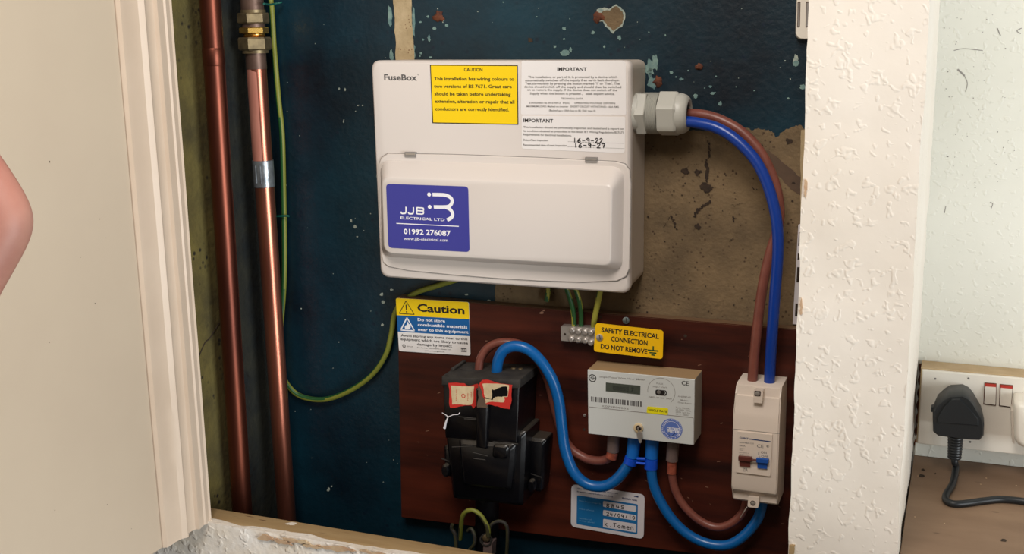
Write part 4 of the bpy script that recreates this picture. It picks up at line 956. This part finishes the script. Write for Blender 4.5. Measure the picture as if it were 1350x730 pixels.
p2 = thing('copper_pipe', 'brighter copper pipe with brass fitting and foil band beside the blue wall', 'pipe', Vector((a2.x, Yp2, ZB+0.12)))
ps = S(355, 300, Yp2)
def onp2(py): return ext(a2, b2, P(lerp(331.5, 378, (py+10)/690), py, Yp2).z)
bm = nb(); tube(bm, [ext(a2, b2, ZT-0.02), onp2(40)], 14.6*ps, 28, 1); link('upper_pipe', bm, 'copper_tarnish', p2, smooth=60)
bm = nb(); tube(bm, [onp2(40), ext(a2, b2, ZB+0.12)], 12.6*ps, 28, 1); link('lower_pipe', bm, 'copper', p2, smooth=60)
bm = nb(); tube(bm, [onp2(60), onp2(91)], 13.1*ps, 28, 1); link('tarnished_collar', bm, 'copper_tarnish', p2, smooth=60)
# scraped bright area facing the room
bm = nb(); top = onp2(91); bot = onp2(213); rows = []
for i in range(31):
    c = top.lerp(bot, i/30); rows.append([])
    for kk in range(11):
        a = -0.75+1.45*kk/10 - 0.15
        zz = c.z + (0.004*math.sin((kk/10)*PI*0.9+0.5)-0.003+0.0008*math.sin(kk*7.0) if i == 0 else 0)
        rows[-1].append(bm.verts.new((c.x+math.sin(a)*12.75*ps, c.y-math.cos(a)*12.75*ps, zz)))
for i in range(30):
    for kk in range(10): bm.faces.new((rows[i][kk], rows[i][kk+1], rows[i+1][kk+1], rows[i+1][kk]))
link('scraped_area', bm, 'copper_pink', p2, smooth=60)
bm = nb(); tube(bm, [onp2(212.5), onp2(213.5), onp2(243.5), onp2(244.5)], lambda t: 13.6*ps if 0.1 < t < 0.9 else 13.0*ps, 26, 6); fo_ = link('foil_band', bm, 'foil_tape', p2, smooth=60)
bm = nb()
for dx in (-3, 4):
    pts = [onp2(y)+Vector((dx*ps, -13.6*ps*math.cos(math.asin(abs(dx)/15)), 0)) for y in (217, 228, 240)]
    tube(bm, pts, 0.0007, 6)
link('foil_crease', bm, 'foil_tape', fo_)
def hexn(py0, py1, r, n=6, ph=0.35):
    A = onp2(py0); B = onp2(py1); ax = (B-A).normalized(); u = Vector((1, 0, 0)); v = ax.cross(u).normalized(); bmx = nb()
    def rg(c, rr, nn=n): return [c+(u*math.cos(2*PI*k/nn+ph)+v*math.sin(2*PI*k/nn+ph))*rr*ps for k in range(nn)]
    loft(bmx, [rg(A, r*0.93), rg(A.lerp(B, 0.12), r), rg(A.lerp(B, 0.88), r), rg(B, r*0.93)])
    return bmx
link('fitting_nut', hexn(17, 31, 20), 'brass_dull', p2); link('fitting_nut', hexn(49, 66, 21), 'brass_dull', p2)
link('fitting_body', hexn(36, 44, 18.5), 'brass', p2)
bm = nb()
rr_ = []
for k in range(14):
    rr_.append(onp2(29+k*1.6))
tube(bm, rr_, lambda t: (13+1.3*(int(t*39) % 2))*ps, 24, 3, smooth_path=True); link('fitting_thread', bm, 'brass', p2, smooth=60)
for a, b, r in ((13, 17, 16), (66, 70, 16.5)):
    bm = nb(); tube(bm, [onp2(a), onp2(b)], r*ps, 24, 1); link('fitting_collar', bm, 'brass_dull', p2, smooth=60)
# thin green ties round the pipe and the wire
for (pts, lab) in (([(328, 286, -0.004), (345, 286, -0.006), (365, 285, -0.012), (378, 284.5, -0.011), (381, 285, -0.009)], 'thin dark green tie at mid height beside the bright copper pipe'),
                   ([(348, 5, -0.050), (356, 6, -0.026), (362, 5, -0.013), (368, 4, -0.010), (371, 3, -0.007)], 'thin dark green tie beside the pipe at the top')):
    bm = nb(); tube(bm, pxpath(pts), 0.0011, 8); tag(link('wire_tie', bm, 'thin_green', smooth=60), lab, 'tie')

# ================================================================== RIGHT HAND BITS
pl = thing('slotted_plate', 'cream rounded slotted plastic plate at the top beside the white pier', 'plate', P(1060, 50, 0))
q = [(1050.5, -40), (1090, -40), (1086, 52.5), (1048, 52)]
r_ = rrpx(q, [2, 2, 13, 11], -0.008, 6)
bm = nb(); loft(bm, [shiftY(r_, -0.0007), shiftY(r_, -0.006), inset(r_, 0.001, -0.008)]); link('plate_body', bm, 'socket_white', pl, smooth=40)
for a, b in ((230, 258), (310, 345)):
    bm = nb(); plate(bm, [(1020+a*0.137, 2), (1020+b*0.137, 2), (1020+(b-6)*0.137, 35.5), (1020+(a-4)*0.137, 36.5)], 1.5, -0.0082, 0.0002); sl = link('slot', bm, 'plaster_smear', pl)
    bm = nb(); plate(bm, [(1020+a*0.137+1, 3.5), (1020+b*0.137-0.9, 3.5), (1020+(b-6)*0.137-0.9, 34), (1020+(a-4)*0.137+1, 35)], 1, -0.0084, 0.0001); link('slot_inside', bm, 'soft_ink', sl)
ms = thing('perforated_strip', 'narrow grey perforated metal strip beside the pier above the board', 'metal strip', P(1048, 428, 0))
bm = nb(); plate(bm, [(1052.5, 296), (1062, 296), (1056, 428), (1045, 427)], 0.3, -0.004, 0.003); link('strip', bm, 'card_white', ms)
for y0, y1 in ((306, 324), (334, 342), (352, 372), (400, 417)):
    t0 = (y0-296)/131; t1 = (y1-296)/131
    bm = nb(); plate(bm, [(lerp(1053.6, 1047.5, t0), y0), (lerp(1057, 1051, t0), y0), (lerp(1057, 1051, t1), y1), (lerp(1053.6, 1047.5, t1), y1)], 0.3, -0.0042, 0.0001); link('perforation', bm, 'pit', ms)
# splintered wood at the foot of the pier, yellow stains
bm = nb(); r_ = [P(x, y, FY-0.002) for x, y in ragged([(1040.5, 719), (1048, 719), (1047, 727), (1044, 742), (1039, 742)], 0.6, 2, 1)]; loft(bm, [[Vector((p.x, FY+0.01, p.z)) for p in r_], r_])
link('wood_splinter', bm, 'raw_wood', wall_right)
bm = nb(); polyplate(bm, ragged(blob(1062, 250, 3, 13, 4), 1, 1, 2), FY-0.0018, 0.002); polyplate(bm, ragged(blob(1056, 405, 2, 12, 6), 1, 1, 2), FY-0.0018, 0.002)
stuff(link('yellow_stain', bm, 'flaked_paint', wall_right))
# marks on the alcove wall
bm = nb(); YA = AY-0.0003
e6 = Z(1020, 0, 0.6168)
for i, (pts, w_) in enumerate([([(478, 60), (482, 70), (485, 76)], 1.2), ([(385, 108), (405, 104), (430, 106), (447, 108)], 0.9), ([(393, 148), (402, 156), (408, 162)], 2.2), ([(408, 162), (414, 178), (410, 196)], 0.8), ([(365, 455), (368, 440)], 0.8), ([(465, 445), (468, 435), (462, 432)], 0.8), ([(530, 60), (520, 66), (528, 72)], 1)]):
    ribbon(bm, [e6(*p) for p in pts], w_, YA)
rnd = random.Random(21)
for i in range(60): polyplate(bm, blob(rnd.uniform(1242, 1349), rnd.uniform(15, 250), rnd.uniform(.4, 1.2), rnd.uniform(.3, .9), i, 6), YA, 0.0001)
stuff(link('wall_mark', bm, 'soft_ink', wall_alcove))
# shelf in the alcove
zsh = P(1200, 597, AY).z
bm = nb(); box(bm, XR+0.0015, 0.9, -0.34, AY-0.0005, zsh-0.03, zsh, 0.001)
shelf = tag(link('alcove_shelf', bm, 'shelf_wood'), 'brown wooden shelf in the alcove under the white socket', 'shelf')
bm = nb()
for i, (x, y, rx, ry) in enumerate([(1215, 627, 4, 2.5), (1217, 619, 3, 1.6), (1323, 712, 3.5, 2.5), (1233, 624, 1.6, 1.2), (1256, 665, 0.8, 0.8)]):
    ring = [PZ(px, py, zsh+0.0002) for px, py in blob(x, y, rx, ry, i, 9)]; bm.faces.new([bm.verts.new(p) for p in ring])
stuff(link('shelf_mark', bm, 'pit', shelf))
bm = nb()
for i, (x, y) in enumerate([(1206, 681), (1210, 627), (1300, 630), (1293, 638), (1245, 690), (1340, 640)]):
    ring = [PZ(px, py, zsh+0.0002) for px, py in blob(x, y, 1.2, 0.8, i, 7)]; bm.faces.new([bm.verts.new(p) for p in ring])
stuff(link('crumb', bm, 'flaked_paint', shelf))
bm = nb(); box(bm, XR+0.002, 0.9, AY-0.006, AY-0.0003, zsh+0.0002, zsh+0.014, 0.001)
struct(link('baseboard_alcove', bm, 'alcove_plaster'))
bm = nb(); pts = [Vector((XR+0.0022, AY-0.0012, lerp(P(1205, 478, AY).z, P(1200, 585, AY).z, k/14))) for k in range(15)]
tube(bm, [p+Vector((0.0006*noise.noise(p*300), 0, 0)) for p in pts], lambda t: 0.0010+0.0007*math.sin(t*40), 8, 3)
struct(link('trim_4', bm, 'rust', smooth=50))                 # brown stained joint in the corner
# ---- double socket
YS = 0.05
so = thing('wall_socket', 'white double wall socket on a wooden backing above the alcove shelf', 'socket', Vector((P(1217, 480, YS).x, AY, zsh+0.015)))
sx0 = P(1216, 480, YS).x; sx1 = sx0+0.150; sz1 = P(1217, 487, YS).z; sz0 = P(1211, 585, YS).z
bm = nb(); box(bm, sx0-0.0012, sx1+0.0012, YS+0.004, AY-0.0003, sz0-0.0005, sz1+0.001, 0.0008); link('wooden_backing', bm, 'socket_wood', so)
bm = nb(); box(bm, sx0, sx1, YS, YS+0.004, sz0, sz1, 0.0012); link('face_plate', bm, 'socket_white', so)
s5 = Z(1190, 450, 0.3837)
for (q) in ([(281, 141), (323, 144), (321, 221), (277, 216)], [(334, 146), (379, 150), (374, 227), (331, 222)]):
    bm = nb(); r_ = rrpx([s5(*p) for p in q], 0.6, YS-0.0004, 2); loft(bm, [shiftY(r_, YS+0.0004), r_]); fr = link('switch_surround', bm, 'rust', so)
    bm = nb(); c = [s5(q[0][0]+3, q[0][1]+14), s5(q[1][0]-2, q[1][1]+14), s5(q[2][0]-2, q[2][1]-3), s5(q[3][0]+3, q[3][1]-3)]
    r_ = rrpx(c, 0.8, YS-0.002, 2); loft(bm, [shiftY(r_, YS-0.0003), r_]); link('rocker_switch', bm, 'socket_white', fr)
    bm = nb(); c = [s5(q[0][0]+3, q[0][1]+3), s5(q[1][0]-2, q[1][1]+3), s5(q[1][0]-2, q[1][1]+13), s5(q[0][0]+3, q[0][1]+13)]
    plate(bm, c, 0.3, YS-0.0007, 0.0003); link('red_flag', bm, 'switch_red', fr)
bm = nb()
for c in (s5(226, 127), s5(232, 345), s5(112, 128)): flat(bm, disc(*c, 1.4, YS-0.0002, 10), 0.0001)
stuff(link('plate_mark', bm, 'grey_ink', so))
# ---- black plug with cord
pg = thing('black_plug', 'black three-pin plug with a cord in the double socket', 'plug', P(1262, 600, YS))
out = [s5(*p) for p in ((160, 184), (206, 181), (228, 192), (245, 212), (274, 262), (280, 285), (278, 322), (264, 338), (235, 337), (180, 331), (122, 323), (104, 308), (103, 240), (112, 220), (140, 195))]
r_ = [P(x, y, 0.012) for x, y in out]; bk = inset(r_, 0.0015, YS-0.0003)
bm = nb(); loft(bm, [bk, shiftY(r_, 0.030), r_, inset(r_, 0.0015, 0.0095)])
# sloped shoulder: raise front upper facets
body = link('plug_body', bm, 'black_rubber', pg, smooth=35)
pn = [s5(*p) for p in ((168, 196), (198, 194), (236, 235), (262, 268), (262, 290), (118, 280), (118, 262), (140, 222))]
r_ = [P(x, y, 0.009) for x, y in pn]; bm = nb(); loft(bm, [shiftY(r_, 0.0098), inset(r_, 0.0012, 0.0078)]); link('grip_panel', bm, 'black_rubber', pg, smooth=35)
bm = nb(); box(bm, P(*s5(98, 224), 0.03).x, P(*s5(112, 224), 0.03).x, 0.02, 0.03, P(*s5(98, 232), 0.03).z, P(*s5(98, 214), 0.03).z, 0.001); link('side_nub', bm, 'black_rubber', pg)
bm = nb()
A = P(*s5(182, 325), 0.028); B = P(*s5(178, 400), 0.028); ss = S(1258, 585, 0.028)
rg = []
tube(bm, [A.lerp(B, k/16) for k in range(17)], lambda t: (9.5-1.2*t+0.5*(int(t*16) % 2))*ss, 16, 2); link('strain_relief', bm, 'black_rubber', pg, smooth=50)
def shp(px, py): p = PZ(px, py, zsh+0.0032); return p
B2 = P(*s5(178, 415), 0.026)
pts = [P(*s5(178, 390), 0.028), B2, P(*s5(181, 445), 0.015), P(*s5(174, 480), -0.002)]
pts = [P(*s5(178, 390), 0.028), P(*s5(179, 415), 0.026), shp(*s5(181, 452)) + Vector((0, 0, 0.006)), shp(*s5(172, 490)) + Vector((0, 0, 0.001)), shp(*s5(150, 525)), shp(*s5(149, 545)), shp(*s5(172, 557)), shp(*s5(215, 556)), shp(*s5(280, 547)), shp(*s5(340, 542)), shp(*s5(417, 549)), shp(*s5(480, 560))]
bm = nb(); tube(bm, pts, 0.0032, 14, 8); link('cord', bm, 'black_rubber', pg, smooth=60)
# ---- white plug at the right edge of the frame
wp = thing('white_plug', 'rounded white plug in the right half of the double socket, cut by the frame', 'plug', P(1365, 600, YS))
r_ = rrpx([s5(382, 208), s5(520, 225), s5(520, 380), s5(385, 366)], [10, 10, 10, 18], 0.018, 6)
bm = nb(); loft(bm, [shiftY(r_, YS-0.0003), shiftY(r_, 0.024), inset(r_, 0.002, 0.019), inset(r_, 0.005, 0.0175)]); link('plug_body', bm, 'socket_white', wp, smooth=45)
r_ = rrpx([s5(372, 238), s5(384, 238), s5(384, 352), s5(376, 345)], [3, 0.3, 0.3, 3], 0.030, 4)
bm = nb(); loft(bm, [shiftY(r_, YS-0.0003), r_]); link('plug_rim', bm, 'white_plastic_side', wp, smooth=45)

# ================================================================== PERSON (hand at the left edge)
def person():
    d0 = 0.40; mpp = d0/F
    def H(px, py, dz=0.0): return PD(px+9, 584-py, d0+dz)
    bm = nb(); L = bm.verts.layers.skin.verify()
    def V(p, r, root=False):
        v = bm.verts.new(p); v[L].radius = (r, r); v[L].use_root = root; return v
    def chain(start, pts):
        a = start
        for p, r in pts: b = V(p, r); bm.edges.new((a, b)); a = b
        return a
    wrist = V(H(-300, -60, -0.02), 0.026, True)
    palm = V(H(-215, 70, 0.0), 0.030); bm.edges.new((wrist, palm))
    # index finger: knuckle bent so that its middle joint points right
    k1 = V(H(-85, 137, 0.0), 0.0125); bm.edges.new((palm, k1))
    chain(k1, [(H(-42, 215), 0.0102), (H(-4, 274), 0.0098), (H(2, 293), 0.0098), (H(-5, 313), 0.0097), (H(-38, 368), 0.0086), (H(-75, 420), 0.0080), (H(-118, 452), 0.0072), (H(-150, 462), 0.0062)])
    for i, (dx, dz, ln) in enumerate(((-36, 0.023, 1.04), (-50, 0.046, 0.98), (-78, 0.067, 0.82))):
        kk = V(H(-92+dx*0.5, 140-i*4, dz), 0.012); bm.edges.new((palm, kk))
        chain(kk, [(H(-48+dx, 215, dz), 0.0096), (H(-14+dx, 274*1.0, dz), 0.0092), (H(-10+dx, 293, dz), 0.0092), (H(-18+dx, 312, dz), 0.0090), (H(-52+dx, 360*ln, dz), 0.0080), (H(-92+dx, 408*ln, dz), 0.0074), (H(-130+dx, 430*ln, dz), 0.0064)])
    tb0 = V(H(-190, 190, -0.02), 0.017); bm.edges.new((palm, tb0))
    chain(tb0, [(H(-165, 270, -0.022), 0.0125), (H(-140, 340, -0.02), 0.0115), (H(-118, 400, -0.012), 0.0100), (H(-108, 432, -0.006), 0.0078)])
    chain(wrist, [(H(-350, -210, -0.03), 0.028), (H(-450, -520, -0.06), 0.036), (H(-540, -800, -0.09), 0.041)])
    me = bpy.data.meshes.new('person'); bm.to_mesh(me); bm.free()
    o = bpy.data.objects.new('person', me); C.objects.link(o)
    m = o.modifiers.new('skin', 'SKIN'); m.use_smooth_shade = True
    s = o.modifiers.new('sub', 'SUBSURF'); s.levels = s.render_levels = 2
    dg = bpy.context.evaluated_depsgraph_get(); me2 = bpy.data.meshes.new_from_object(o.evaluated_get(dg))
    bpy.data.objects.remove(o); me2.name = 'person'; me2.materials.clear(); me2.materials.append(MATS['skin'])
    for p in me2.polygons: p.use_smooth = True; p.material_index = 0
    o = bpy.data.objects.new('person', me2); C.objects.link(o)
    tag(o, 'person seen only by a bare bent finger at the left edge, before the cream door', 'person')
    return o
pr_ = person()
